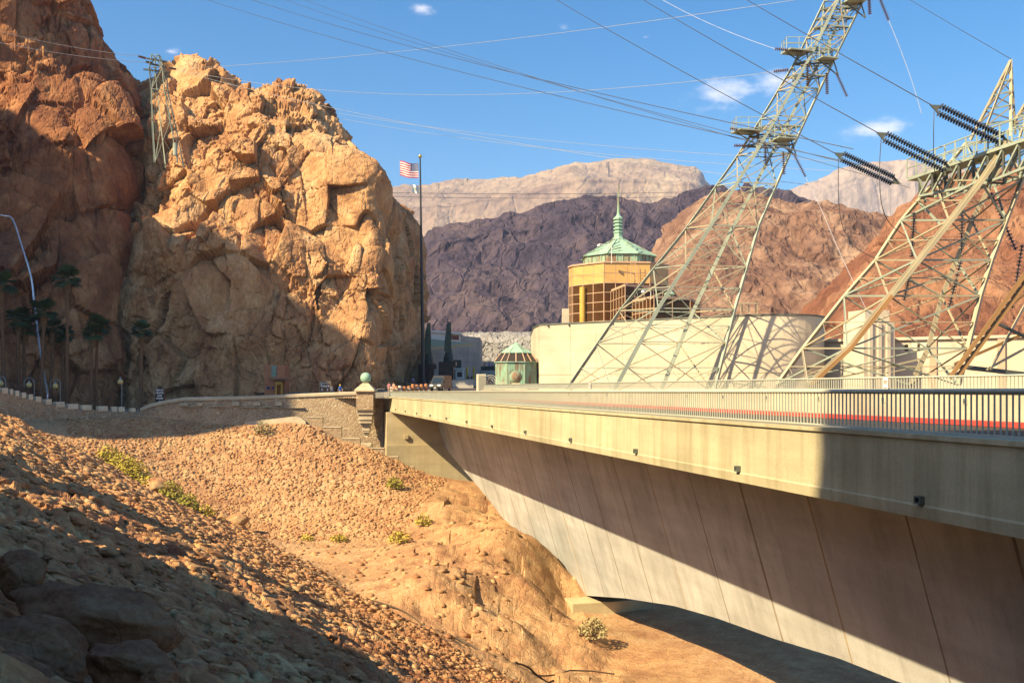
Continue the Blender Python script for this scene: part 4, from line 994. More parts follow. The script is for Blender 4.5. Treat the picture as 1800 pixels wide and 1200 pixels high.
# copper roof
zr0, zr1 = z2 + .22, dz(447)
oct_ = lambda r, n=8, a0=-R(112): [(DX + r * math.cos(a0 + 2 * math.pi * k / n), DY + r * math.sin(a0 + 2 * math.pi * k / n)) for k in range(n)]
b = MB(); b.prism(oct_(5.3), zr0, zr1); b.build('roof_drum', MAT['copper_worn'], vb)
for k in range(40):
    a0 = -R(112) + 2 * math.pi * (k // 5) / 8; a1 = a0 + 2 * math.pi / 8; f = (k % 5 + .5) / 5
    x = DX + 5.32 * (math.cos(a0) * (1 - f) + math.cos(a1) * f); y = DY + 5.32 * (math.sin(a0) * (1 - f) + math.sin(a1) * f)
    if y > DY + 1: continue
    b = MB(); b.box((x, y, (zr0 + zr1) / 2), (.12, .12, zr1 - zr0 - .02), (a0 + a1) / 2); b.build('roof_fin', MAT['copper_dark' if k % 3 == 0 else 'copper_green'], vb)
zap = dz(413); r_in = .75
e = oct_(5.6); t_ = oct_(r_in)
b = MB(); vs = [(x, y, zr1 + .003) for x, y in e] + [(x, y, zap) for x, y in t_]
b.add(vs, [tuple(reversed(range(8)))] + [(i, (i + 1) % 8, 8 + (i + 1) % 8, 8 + i) for i in range(8)] + [tuple(range(8, 16))]); b.build('copper_roof', MAT['copper_green'], vb)
for i in range(8):          # standing seams in a chevron on each face
    A, C, A2, C2 = Vector((*e[i], zr1)), Vector((*e[(i + 1) % 8], zr1)), Vector((*t_[i], zap)), Vector((*t_[(i + 1) % 8], zap))
    if (A.y + C.y) / 2 > DY + 2: continue
    n = (C - A).cross(A2 - A).normalized() * .05
    for f in (.2, .4, .6, .8):
        M_ = A.lerp(C, .5).lerp(A2.lerp(C2, .5), f)
        b = MB(); b.tube([A.lerp(A2, max(0, f - .25)) .lerp(M_, .08) + n, M_ + n], .035, 4); b.build('roof_seam', MAT['copper_dark' if f in (.4, .8) else 'copper_green'], vb)
    b = MB(); b.tube([A + n, A2 + n], .07, 5); b.build('roof_ridge', MAT['copper_green'], vb)
b = MB(); c = Vector((DX, DY, 0)); u = .0747
pf = [(.95, zap - .05), (.78, zap + .25), (.62, zap + .35), (.62, dz(402))]
for k in range(4):
    y0 = 401 - k * 6.2; pf += [(.72, dz(y0)), (.72, dz(y0 - 2.2)), (.52, dz(y0 - 3)), (.52, dz(y0 - 5.4))]
pf += [(.7, dz(377)), (.7, dz(374)), (.30, dz(370)), (.22, dz(366))]
b.lathe(pf, c, 8); sp = b.build('spire_collar', MAT['copper_green'], vb)
b = MB(); b.lathe([(.22, dz(366)), (.13, dz(340)), (.02, dz(308))], c, 6); b.build('spire_needle', MAT['copper_worn'], vb)
# ladder and lamp arm on the drum
lp, lq = P(1113, 0, 132.3), P(1117, 0, 132.3)
for pp in (P(1109, 0, 131.1), P(1117, 0, 131.1)):
    b = MB(); b.cyl((pp.x, pp.y, dz(497)), (pp.x, pp.y, dz(458)), .035, 6); b.build('ladder_rail', MAT['tan_frame'], vb)
for k in range(7):
    pp = P(1113, 0, 131.1); b = MB(); b.box((pp.x, pp.y, dz(494 - k * 5)), (.58, .04, .04)); b.build('ladder_rung', MAT['tan_frame'], vb)
def floodlight(px, y0, y1, reach, Y, label):
    p = P(px, y0, Y); q = P(px, y1, Y); root = thing('roof_floodlight', q, label, 'lamp')
    b = MB(); b.tube([q, p, p + Vector((reach, 0, .15))], .05, 6); b.build('arm', MAT['white_paint'], root)
    b = MB(); b.lathe([(.05, 0), (.22, -.1), (.24, -.3), (.02, -.42)], p + Vector((reach, 0, .15)), 10); b.build('lamp_head', MAT['white_paint'], root)
floodlight(1075, 431, 463, -1.7, 129.5, 'white lamp arm in front of the green copper roof')
floodlight(1144, 512, 526, -.95, 118.4, 'white hooked lamp on the lower glazed wing')
kv = thing('roof_vent', P(1177, 518, 120.5), 'small green copper roof vent on the lower glazed wing', 'vent')
b = MB(); b.lathe([(.5, 0), (.5, .35), (.75, .4), (.1, 1.0), (.02, 1.2)], P(1177, 523, 122.6), 8); b.build('cowl', MAT['copper_green'], kv)
b = MB(); b.lathe([(.75, 0), (.72, .02), (.5, .02), (.5, .0)], P(1177, 522, 122.6) + Vector((0, 0, -.12)), 8); b.build('collar', MAT['copper_dark'], kv)

# long concrete wall right of the drum, with a block tower
lw = thing('power_plant_wall', P(1600, 660, 92), 'long cream concrete wall with pilasters behind the right tower', 'wall')
b = MB(); b.prism([tuple(P(1436, 0, 108).xy), tuple(P(1900, 0, 96).xy), tuple(P(1900, 0, 104).xy), tuple(P(1436, 0, 116).xy)], -2.5, 5.2); b.build('wall', MAT['building_concrete'], lw)
b = MB(); b.prism([tuple(P(1434, 0, 107.7).xy), tuple(P(1902, 0, 95.7).xy), tuple(P(1902, 0, 104.3).xy), tuple(P(1434, 0, 116.3).xy)], 5.203, 5.5); b.build('coping', MAT['building_concrete'], lw)
for px in (1437, 1566, 1640, 1760):
    Y = np.interp(px, [1436, 1900], [107.6, 95.6]); c = P(px, 0, Y); b = MB(); b.box((c.x, c.y, 1.3), (.7, .5, 7.6), -.4); b.build('pilaster', MAT['tan_frame'], lw)
for px in (1600, 1622, 1700):
    Y = np.interp(px, [1436, 1900], [107.75, 95.75]); c = P(px, 0, Y); b = MB(); b.box((c.x, c.y, 4.4), (1.1, .1, .7), -.3); b.build('window', MAT['dark_glass'], lw)
bt = thing('lift_tower', P(1527, 660, 98), 'pale stepped concrete block tower behind the right steel tower', 'tower')
c = P(1527, 0, 101); b = MB(); b.box((c.x, c.y, 2.2), (3.6, 3.6, 9.4), .25); b.build('shaft', MAT['building_concrete'], bt)
b = MB(); b.box((c.x, c.y, 7.5), (2.9, 2.9, 1.2), .25); b.build('upper_shaft', MAT['building_concrete'], bt)
for sx in (-1.0, 0, 1.0):
    b = MB(); b.box((c.x + sx + .42, c.y - 1.86 + sx * .24, 2.2), (.4, .2, 9.2), .25); b.build('rib', MAT['building_concrete'], bt)

# ------------------------------------------------------------------ copper kiosk
kc = P(907, 660, 121); kr = 3.0
kio = thing('copper_kiosk', (kc.x, kc.y, plaza_z(122)), 'octagonal copper kiosk with glazed hip roof beside the concrete base', 'kiosk')
kz = lambda py: -(py - HZ) / F * 119.5
on = lambda r: [(kc.x + r * math.cos(a), kc.y + r * math.sin(a)) for a in np.linspace(R(-112.5), R(247.5), 8, endpoint=False)]
b = MB(); b.prism(on(2.75), -1.4, kz(637)); b.build('wall', MAT['copper_worn'], kio)
for k in range(56):
    a0 = on(2.76); i = k // 7; f = (k % 7) / 7; p = Vector((*a0[i], 0)).lerp(Vector((*a0[(i + 1) % 8], 0)), f)
    if p.y > kc.y + .5: continue
    b = MB(); b.box((p.x, p.y, (kz(637) - 1.4) / 2), (.06, .06, kz(637) + 1.38), 0); b.build('batten', MAT['copper_green' if k % 2 else 'copper_worn'], kio)
def frustum(r0, z0, r1, z1_, mat, name, parent):
    a, c_ = on(r0), on(r1); b = MB(); b.add([(x, y, z0) for x, y in a] + [(x, y, z1_) for x, y in c_], [tuple(reversed(range(8))), tuple(range(8, 16))] + [(i, (i + 1) % 8, 8 + (i + 1) % 8, 8 + i) for i in range(8)]); return b.build(name, mat, parent)
frustum(2.95, kz(637) + .003, 2.95, kz(635.5), MAT['copper_green'], 'eave', kio)
frustum(2.85, kz(635.5) + .003, 1.95, kz(620), MAT['dark_glass'], 'glass_band', kio)
frustum(2.1, kz(620) + .003, .12, kz(601), MAT['copper_green'], 'roof', kio)
for i in range(8):
    for f in (0, .5):
        a, c_ = on(2.9), on(2.0); p = Vector((*a[i], kz(635.5))).lerp(Vector((*a[(i + 1) % 8], kz(635.5))), f); q = Vector((*c_[i], kz(620) + .02)).lerp(Vector((*c_[(i + 1) % 8], kz(620) + .02)), f)
        b = MB(); b.tube([p, q], .07, 4); b.build('glazing_bar', MAT['tan_frame'], kio)
    b = MB(); b.tube([Vector((*on(2.12)[i], kz(620) + .02)), Vector((kc.x, kc.y, kz(601) + .02))], .05, 4); b.build('roof_ridge', MAT['copper_green'], kio)

# gate and post where the bridge parapet ends
gp = thing('gate_post', P(846, 688, 112), 'cream louvred end post of the far parapet', 'post')
c = P(846, 0, 113)
b = MB(); b.box((c.x, c.y, .25), (1.0, 1.0, 2.9), .2); b.build('post', MAT['cream_paint'], gp, bevel=.03)
for k in range(9):
    b = MB(); b.box((c.x - .4 + k * .1 + .1, c.y - .5 - .04 + (k * .1 - .4) * .2, .35), (.05, .06, 2.4), .2); b.build('louvre', MAT['cream_paint'], gp)
gt = thing('iron_gate', P(868, 688, 113), 'cream iron gate with concentric ring pattern beside the end post', 'gate')
gc = P(862, 672, 113.5)
for rr_ in (.35, .6, .85):
    b = MB(); b.tube([(gc.x + rr_ * math.cos(a), gc.y, gc.z + rr_ * math.sin(a)) for a in np.linspace(0, math.pi, 14)], .04, 5); b.build('ring', MAT['cream_paint'], gt)
for k in range(14):
    x = gc.x - .85 + k * .2
    b = MB(); b.box((x, gc.y, gc.z - .65), (.04, .04, 1.5 if k > 8 else 1.3)); b.build('gate_bar', MAT['cream_paint'], gt)
b = MB(); b.box((gc.x + .45, gc.y + .03, gc.z - .02), (2.7, .05, .06)); b.build('gate_rail', MAT['cream_paint'], gt)

# ------------------------------------------------------------------ far concrete building at the end of the road
fb = thing('grey_hall', P(800, 660, 225), 'low grey concrete hall with white rooftop box and pointed canopy', 'building')
g = lambda px, py, Y: P(px, py, Y)
fy = 222
b = MB(); b.prism([tuple(g(752, 0, 205).xy), tuple(g(844, 0, 228).xy), tuple(g(848, 0, 250).xy), tuple(g(745, 0, 240).xy)], plaza_z(225) - 2, -(592 - HZ) / F * 225); b.build('wall', MAT['grey_concrete'], fb)
zz0, zz1 = -(596 - HZ) / F * 212, -(583 - HZ) / F * 212
b = MB(); b.prism([tuple(g(742, 0, 203).xy), tuple(g(808, 0, 214).xy), tuple(g(812, 0, 228).xy), tuple(g(742, 0, 226).xy)], zz0 - .6, zz1 - .5); b.build('roof_box', MAT['white_paint'], fb)
b = MB(); b.prism([tuple(g(740, 0, 202).xy), tuple(g(811, 0, 213.4).xy), tuple(g(815, 0, 229).xy), tuple(g(740, 0, 228).xy)], zz1 - .497, zz1 - .1); b.build('flat_roof', MAT['white_paint'], fb)
for k in range(3):
    a = g(791 + k * 5.6, 0, 210.8 + k * .95); c = g(795.6 + k * 5.6, 0, 211.6 + k * .95)
    b = MB(); b.prism([tuple(a.xy), tuple(c.xy), (c.x, c.y + .1), (a.x, a.y + .1)], zz0 - .1, zz1 - .75); b.build('window', MAT['van_glass'], fb)
A_, B_, C_ = g(757, 600, 203), g(832, 607, 208), g(757, 615, 196)
b = MB(); b.extrude([A_, C_, B_], (0, 0, .5)); b.build('canopy', MAT['canopy_tan'], fb)
b = MB(); q = g(802, 0, 214); b.box((q.x, q.y, plaza_z(214) + 2.6), (2.2, .5, 4.2), .25); b.build('doorway', MAT['bronze_dark'], fb)

# ------------------------------------------------------------------ steel lattice towers
def lattice(root, legs, leg_w, brace_w, mats, xbrace=None, skip=()):
    """legs: four lists of points, one per level"""
    nL = len(legs[0]); k = 0
    for c in range(4):
        for i in range(nL - 1):
            bar('leg', legs[c][i], legs[c][i + 1], leg_w[min(i, len(leg_w) - 1)], mats[0], root, 'angle', R(45 * (c % 2)))
    for i in range(nL):
        for c in range(4):
            d = (c + 1) % 4
            if (i, c) in skip: continue
            w = brace_w * (1.0 if i % 2 else 1.15)
            if i > 0: bar('crossbar', legs[c][i], legs[d][i], w, mats[(i + c) % 2], root)
            if i < nL - 1:
                a, b_, a2, b2 = legs[c][i], legs[d][i], legs[c][i + 1], legs[d][i + 1]
                bar('diagonal', a, b2, w, mats[(i + c) % 2 if c != 2 else 1], root)
                bar('diagonal', b_, a2, w * .9, mats[(i + c + 1) % 2], root, roll=1)
                if (b_ - a).length > 4.5:          # secondary lacing in the wide bays
                    m = (a + b_ + a2 + b2) / 4
                    bar('lacing', a.lerp(a2, .5), m, w * .6, mats[0], root); bar('lacing', b_.lerp(b2, .5), m, w * .6, mats[0], root)
                    bar('lacing', a.lerp(a2, .5), a.lerp(b_, .28).lerp(a2.lerp(b2, .28), .28), w * .5, mats[0], root)
                    bar('lacing', b_.lerp(b2, .5), b_.lerp(a, .28).lerp(b2.lerp(a2, .28), .28), w * .5, mats[0], root)

def hand_rail(root, pts, h, mat, name='guard_rail', r=.035):
    b = MB(); up = Vector((0, 0, h))
    b.tube([p + up for p in pts], r, 5); b.tube([p + up * .5 for p in pts], r * .7, 5)
    for p in pts: b.tube([p, p + up], r, 5)
    b.build(name, mat, root)

def insulator(p, q, label, n=13, r=.14, mat='insulator_brown', group=None, strings=1, gap=.36):
    p, q = Vector(p), Vector(q); ax = (q - p); L = ax.length; ax.normalize()
    root = thing('insulator_string', p, label, 'insulator', group)
    side = ax.cross(Vector((0, 0, 1)))
    if side.length < .05: side = Vector((1, 0, 0))
    side = ax.cross(side.normalized()).normalized() * gap
    for sidx in range(strings):
        o = side * (sidx - (strings - 1) / 2)
        prof = [(.03, 0)]; step = L / n
        for k in range(n):
            h = step * (k + .18); prof += [(.035, h), (r * .55, h + step * .12), (r, h + step * .30), (r * .97, h + step * .42), (r * .35, h + step * .46), (.04, h + step * .6)]
        prof += [(.03, L)]
        b = MB(); b.lathe(prof, p + o, 10, axis=ax); b.build('disc_string', MAT[mat], root)
    if strings > 1:
        n_ = ax.cross(side).normalized() * .03
        for e_, s_ in ((p, -1), (q, 1)):
            b = MB(); a = e_ + ax * .55 * s_; b.extrude([e_ + side * .55 - n_, e_ - side * .55 - n_, a - n_], n_ * 2); b.build('yoke_plate', MAT['steel_dark'], root)
    return root

def wire(A, C, sag, label, r=.02, mat='wire_dark', group=None, n=26, name='power_line'):
    A, C = Vector(A), Vector(C); pts = []
    for i in range(n):
        t = i / (n - 1); p = A.lerp(C, t); p.z -= sag * 4 * t * (1 - t); pts.append(p)
    b = MB(); b.tube(pts, r, 5); o = b.build(name, MAT[mat])
    return tag(o, label, 'power line', group)

# --- tall leaning tower
TY = 98.0
def interp(y, tab): return float(np.interp(y, [a for a, _ in tab], [c for _, c in tab]))
t1c = [(-70, 1520), (0, 1483), (103, 1433), (253, 1352), (400, 1268), (547, 1187), (690, 1120)]
t1w = [(-70, 64), (0, 66), (103, 64), (253, 83), (400, 123), (547, 198), (690, 258)]
lev = [690, 603, 545, 470, 400, 325, 272, 208, 158, 112, 66, 0, -70]
phi = R(24); legs = [[], [], [], []]
for y in lev:
    u = TY / F; a = interp(y, t1w) * u / (2 * (math.cos(phi) + math.sin(phi))); c = P(interp(y, t1c), y, TY)
    for k in range(4):
        g_ = phi + R(45 + 90 * k); legs[k].append(Vector((c.x + a * 1.414 * math.cos(g_), c.y + a * .62 * math.sin(g_), c.z)))
T1 = thing('transmission_tower', P(1120, 690, TY), 'tall pale green steel lattice tower leaning right over the concrete base', 'tower', None)
lattice(T1, legs, [.40, .38, .36, .33, .31, .29, .28, .27, .27, .26, .26, .24], .095, (MAT['steel_green'], MAT['steel_tan']))
for (ya, yb) in ((272, 208), (158, 66), (66, 0)):      # dense bracing at the crossarm levels
    for f in (.25, .5, .75):
        y = ya + (yb - ya) * f; cr = []
        for k in range(4):
            i = max(j for j in range(len(lev)) if lev[j] >= y - 1e-6); i = min(i, len(lev) - 2)
            t = (lev[i] - y) / (lev[i] - lev[i + 1]); cr.append(legs[k][i].lerp(legs[k][i + 1], t))
        for k in range(4): bar('crossbar', cr[k], cr[(k + 1) % 4], .13, MAT['steel_dark' if k % 2 else 'steel_green'], T1)
        bar('crossbar', cr[0], cr[2], .12, MAT['steel_dark'], T1); bar('crossbar', cr[1], cr[3], .12, MAT['steel_dark'], T1)
for (px, py, w_, d_) in ((1312, 232, 2.5, 1.92), (1376, 246, 2.125, 1.92), (1400, 92, 2.5, 1.8), (1452, 105, 1.875, 1.68), (1500, 4, 1.875, 1.68)):
    c = P(px, py, TY - .6); b = MB(); b.box(c, (w_, d_, .12), .3); b.build('platform', MAT['steel_green'], T1)
    pts = [c + Vector((x * w_ / 2, y * d_ / 2, .06)) for x, y in ((1, 1), (-1, 1), (-1, 0), (-1, -1), (0, -1), (1, -1))]
    hand_rail(T1, pts, 1.15, MAT['steel_green'], 'guard_rail', .04)
    for x in (-.8, .8):
        bar('bracket', c + Vector((x * w_ / 2, 0, -.06)), c + Vector((w_ * .5 + .3, 0, -1.6)), .1, MAT['steel_dark'], T1)
b = MB()
for k in range(60):                                     # climbing ladder on the left leg
    i = k / 60 * (len(lev) - 3); j = int(i); p = legs[2][j].lerp(legs[2][j + 1], i - j) + Vector((-.32, -.1, 0)); b.box(p, (.4, .05, .05))
b.build('ladder', MAT['steel_tan'], T1)
# small supply structure at its foot
ss = thing('switch_frame', P(1318, 555, 107), 'small pale switch frame on the concrete roof beside the tall tower', 'frame')
for px in (1302, 1331):
    p = P(px, 555, 107); bar('post', (p.x, p.y, ztop), (p.x, p.y, ztop + 1.7), .09, MAT['steel_tan'], ss)
p, q = P(1298, 0, 107), P(1334, 0, 107)
bar('beam', (p.x, p.y, ztop + 1.65), (q.x, q.y, ztop + 1.65), .1, MAT['steel_tan'], ss); bar('brace', (p.x, p.y, ztop + 1.6), (P(1318, 0, 107).x, p.y, ztop + .5), .07, MAT['steel_tan'], ss)
for k in range(3):
    x = p.x + .4 + k * .75; b = MB(); b.lathe([(.03, 0)] + [(r_, h) for j in range(6) for r_, h in ((.04, -.05 - j * .14), (.1, -.09 - j * .14), (.04, -.13 - j * .14))] + [(.03, -.95)], (x, p.y, ztop + 1.6), 8); b.build('post_insulator', MAT['steel_dark'], ss)
ins1 = [((1362, 86), (1412, 91), 'longer brown insulator string pulling left from the upper crossarm of the leaning tower', 15), ((1360, 126), (1386, 123), 'short brown insulator string left of the upper crossarm', 8),
        ((1283, 226), (1334, 233), 'longer brown insulator string pulling left from the lower crossarm of the leaning tower', 15), ((1290, 256), (1312, 256), 'short brown insulator string left of the lower crossarm', 8),
        ((1453, 128), (1454, 166), 'upright brown insulator string hanging right of the upper crossarm', 12), ((1470, 128), (1489, 170), 'slanting brown insulator string hanging right of the upper crossarm', 14),
        ((1377, 266), (1378, 307), 'upright brown insulator string hanging below the lower crossarm', 12), ((1395, 270), (1416, 311), 'slanting brown insulator string below the lower crossarm', 14),
        ((1527, -14), (1529, 26), 'upright brown insulator string at the top edge of the picture', 12), ((1545, -6), (1562, 36), 'slanting brown insulator string at the top edge of the picture', 14),
        ((1419, 112), (1420, 152), 'brown insulator string hanging inside the upper crossarm', 12), ((1345, 252), (1346, 288), 'brown insulator string hanging inside the lower crossarm', 12)]
for a, c, lab, n_ in ins1: insulator(P(*a, TY - 1.2), P(*c, TY - 1.2), lab, n_, .19, 'insulator_brown')

# --- nearer tower with a walkway at the right edge
def legpts(pts, Y): return [P(x, y, Y) for x, y in pts]
yl = [676, 612, 520, 457, 387, 317, 250]
def along_px(tab, y): return float(np.interp(-y, [-b_ for _, b_ in tab], [a_ for a_, _ in tab]))
A_t = [(1364, 676), (1410, 612), (1483, 520), (1538, 457), (1583, 387), (1643, 317), (1698, 250)]
B_t = [(1420, 676), (1490, 612), (1562, 520), (1612, 457), (1668, 387), (1722, 317), (1768, 250)]
C_t = [(1683, 676), (1700, 612), (1722, 520), (1742, 457), (1768, 387), (1795, 317), (1822, 250)]
D_t = [(1600, 676), (1630, 612), (1655, 520), (1680, 457), (1708, 387), (1745, 317), (1775, 250)]
T2 = thing('transmission_tower', P(1520, 676, 54), 'pale steel lattice tower with a railed walkway at the right edge', 'tower')
lg = [legpts(B_t, 51), legpts(C_t, 52), legpts(D_t, 58), legpts(A_t, 57)]
lattice(T2, lg, [.30, .28, .27, .26, .25, .24], .09, (MAT['steel_tan'], MAT['steel_green']))
for i in range(6): bar('leg_plate', lg[0][i] + Vector((.12, -.12, 0)), lg[0][i + 1] + Vector((.12, -.12, 0)), .2, MAT['steel_rust' if i in (0, 1) else 'steel_tan'], T2, 'box')
zd = 12.45
w0, w1_ = P_on(1597, zd, 58.0), P_on(1850, zd, 47.0)
wdv = (w1_ - w0).normalized(); wnv = Vector((-wdv.y, wdv.x, 0))
b = MB(); b.hexa([w0 - wnv * .1, w1_ - wnv * .1, w1_ + wnv * 1.1, w0 + wnv * 1.1] + [v + Vector((0, 0, .18)) for v in (w0 - wnv * .1, w1_ - wnv * .1, w1_ + wnv * 1.1, w0 + wnv * 1.1)]); b.build('walkway_deck', MAT['steel_green'], T2)
for o_ in (-.1, 1.1):
    hand_rail(T2, [w0 + wdv * (k * (w1_ - w0).length / 13) + wnv * o_ + Vector((0, 0, .18)) for k in range(14)], 1.1, MAT['steel_green'], 'guard_rail', .045)
tr0 = [w0 + wdv * (1.0 + k * 1.15) for k in range(12)]
for k in range(11):                                     # truss under the walkway
    low = lambda j: tr0[j] + Vector((0, 0, -1.5 + .08 * abs(j - 5)))
    for o_ in (0, 1.0):
        v = wnv * o_
        bar('truss_bar', tr0[k] + v, low(k) + v, .11, MAT['steel_dark'], T2); bar('truss_bar', low(k) + v, tr0[k + 1] + v, .11, MAT['steel_green'], T2); bar('truss_chord', low(k) + v, low(k + 1) + v, .13, MAT['steel_green'], T2)
    bar('truss_bar', low(k), low(k) + wnv, .1, MAT['steel_dark'], T2)
bar('strut', tr0[0] + Vector((0, 0, -1.4)), P(1655, 395, 55), .15, MAT['steel_green'], T2); bar('strut', tr0[0], tr0[0] + Vector((.4, 0, -1.5)), .13, MAT['steel_green'], T2)
for (apx, apy, base, Yp) in ((1777, 106, ((1706, 246, 55), (1722, 252, 51), (1776, 238, 51), (1785, 236, 55)), 53), (1822, 150, ((1770, 236, 52), (1792, 240, 49), (1838, 225, 49), (1842, 222, 52)), 50.5)):
    ap = P(apx, apy, Yp); bs = [P(*q) for q in base]
    for q in bs: bar('peak_leg', q, ap, .13, MAT['steel_tan'], T2)
    for f in (.2, .4, .58, .74):
        rg = [q.lerp(ap, f) for q in bs]; rg2 = [q.lerp(ap, f + .17) for q in bs]
        for k in range(4):
            bar('peak_brace', rg[k], rg[(k + 1) % 4], .07, MAT['steel_green'], T2); bar('peak_brace', rg[k], rg2[(k + 1) % 4], .07, MAT['steel_tan'], T2)
# --- rusty tower leg at the far right
T3 = thing('transmission_tower', P(1680, 660, 46), 'rusty brown lattice tower leg at the lower right edge', 'tower')
q0, q1 = P(1668, 664, 45), P(1812, 466, 45)
for o_ in (Vector((0, 0, 0)), Vector((.42, .1, .05))):
    bar('leg', q0 + o_, q1 + o_ + (q1 - q0) * .5, .2, MAT['steel_rust'], T3)
for k in range(16):
    a = q0.lerp(q1, k / 16); c = q0.lerp(q1, (k + 1) / 16); o_ = Vector((.42, .1, .05))
    bar('lacing', a, c + o_, .07, MAT['steel_rust' if k % 2 else 'steel_tan'], T3); bar('lacing', a + o_, c, .07, MAT['steel_rust'], T3)
for a, c, w_, m_ in (((1676, 643), (1860, 664), .2, 'steel_dark'), ((1676, 640), (1860, 560), .14, 'steel_rust'), ((1740, 648), (1800, 536), .14, 'steel_tan'), ((1740, 562), (1860, 620), .12, 'steel_dark'), ((1745, 560), (1860, 470), .13, 'steel_rust'), ((1735, 648), (1812, 606), .12, 'steel_tan')):
    bar('brace', P(*a, 45.3), P(*c, 47), w_, MAT[m_], T3)
# dead-end strings and jumpers of the right tower
dead = [((1650, 192), (1762, 246), 'uppermost double insulator string running into the right tower', 50.5, 24), ((1555, 240), (1662, 294), 'middle double insulator string running into the right tower', 53.5, 24), ((1480, 275), (1570, 317), 'lowest double insulator string running into the right tower', 57, 24)]
for a, c, lab, Yq, n_ in dead: insulator(P(*a, Yq), P(*c, Yq + .5), lab, n_, .17, 'insulator_grey', None, 2, .40)
hang = [((1607, 373), (1603, 452), 'upright dark insulator string nearest the left leg of the right tower'), ((1602, 470), (1589, 528), 'lower dark insulator string left of the thick leg'), ((1692, 350), (1690, 440), 'dark insulator string hanging from the middle of the walkway'),
        ((1690, 455), (1668, 542), 'lower dark insulator string in the middle of the right tower'), ((1742, 338), (1786, 440), 'long slanting dark insulator string right of the walkway truss'), ((1797, 430), (1779, 542), 'dark insulator string at the right edge above the rusty leg')]
for a, c, lab in hang: insulator(P(*a, 55), P(*c, 55), lab, 17, .15, 'insulator_grey')

# --- tower on the cliff
CY = 150.0
T0t = thing('transmission_tower', P(295, 275, CY), 'small steel lattice tower standing on the left cliff', 'tower')
lv = [(290, 298, 38), (215, 288, 30), (160, 281, 22), (122, 277, 22), (98, 274, 12)]
lgs = [[], [], [], []]
for y, cx, w_ in lv:
    c = P(cx, y, CY); a = w_ * CY / F / 2
    for k, (sx, sy) in enumerate(((-1, -1), (1, -.7), (1, 1), (-.7, 1))): lgs[k].append(c + Vector((a * sx, a * sy, 0)))
lattice(T0t, lgs, [.17, .16, .15, .14], .075, (MAT['steel_green'], MAT['steel_dark']))
for y, l_, r_ in ((122, 252, 300), (103, 258, 294), (112, 262, 292)): bar('crossarm', P(l_, y, CY - .5), P(r_, y + 6, CY + .5), .22, MAT['steel_dark'], T0t)
c = P(308, 262, CY - 1); b = MB(); b.cyl(c + Vector((0, 0, -1.0)), c + Vector((0, 0, .9)), .35, 10); b.build('transformer', MAT['steel_green'], T0t)
for a, c, lab in (((243, 99), (257, 103), 'upper dark insulator on the cliff tower'), ((256, 109), (268, 111), 'lower dark insulator on the cliff tower'), ((297, 120), (310, 122), 'right-hand dark insulator on the cliff tower')): insulator(P(*a, CY - .5), P(*c, CY - .5), lab, 8, .2, 'insulator_brown')

# ------------------------------------------------------------------ overhead lines
W_ = [((1650, 192, 50.5), (1335 - 250, -140, 120), .3, 'dark line running into the uppermost insulator string', .028, 'wire_dark'), ((1555, 240, 53.5), (1160 - 230, -125, 120), .4, 'dark line running into the middle insulator string', .028, 'wire_dark'),
      ((1478, 275, 57), (1020 - 220, -110, 120), .5, 'dark line running into the lowest insulator string', .028, 'wire_dark'), ((1777, 104, 53), (1600 - 200, -125, 120), .2, 'thin dark line running to the tower peak', .018, 'wire_dark'),
      ((1560, 300, 62), (385 - 120, -34, 150), 1.2, 'lowest of the long dark lines across the sky', .028, 'wire_dark'), ((1500, 262, 62), (465 - 150, -45, 150), 1.3, 'second long dark line across the sky', .028, 'wire_dark'),
      ((1480, 285, 66), (530 - 150, -45, 150), 1.0, 'third long dark line across the sky', .022, 'wire_dark'), ((1600, 330, 66), (555 - 150, -50, 150), 1.0, 'highest of the long dark lines across the sky', .022, 'wire_dark'),
      ((310, 121, 150), (1412, -2, 98), 1.0, 'pale line climbing from the cliff tower to the top of the leaning tower', .024, 'wire_pale'), ((310, 122, 150), (1386, 123, 96.8), 3.2, 'nearly level pale line between cliff tower and leaning tower', .024, 'wire_pale'),
      ((300, 121, 150), (1420, 325, 100), 1.5, 'pale line sloping down behind the leaning tower', .024, 'wire_pale'), ((420, 165, 200), (1500, 285, 110), 2.0, 'upper faint pale line low in the sky', .024, 'wire_pale'),
      ((420, 170, 200), (1560, 305, 110), 2.4, 'lower faint pale line low in the sky', .024, 'wire_pale'), ((-60, 40, 140), (246, 99, 149), .6, 'upper pale line from the left edge to the cliff tower', .03, 'wire_pale'),
      ((-60, 62, 140), (258, 110, 149), .6, 'lower pale line from the left edge to the cliff tower', .03, 'wire_pale'), ((1362, 86, 96.8), (1150, -8, 110), .4, 'pale line leaving the upper crossarm to the upper left', .018, 'wire_pale'),
      ((660, 338, 420), (1280, 336, 420), 1.0, 'faint cable before the mesa, upper one', .09, 'wire_dark'), ((660, 345, 420), (1280, 344, 420), 1.0, 'faint cable before the mesa, lower one', .09, 'wire_dark')]
for a, c, sg, lab, r_, m_ in W_: wire(P(*a), P(*c), sg, lab, r_, m_)
def jumper(pts, lab, r=.022, mat='wire_dark'):
    A = catmull(np.array([tuple(P(*p)) for p in pts]), 24); b = MB(); b.tube([Vector(v) for v in A], r, 5); tag(b.build('jumper_cable', MAT[mat]), lab, 'cable')
jumper([(1642, 196, 51), (1641, 240, 51), (1643, 300, 52), (1660, 360, 54)], 'hanging jumper cable below the uppermost double string')
jumper([(1549, 243, 54), (1546, 300, 54), (1550, 360, 54), (1566, 395, 55), (1600, 420, 55)], 'hanging jumper cable below the middle double string')
jumper([(1474, 278, 57), (1474, 350, 57), (1482, 400, 57), (1505, 435, 57), (1540, 455, 57)], 'hanging jumper cable below the lowest double string')
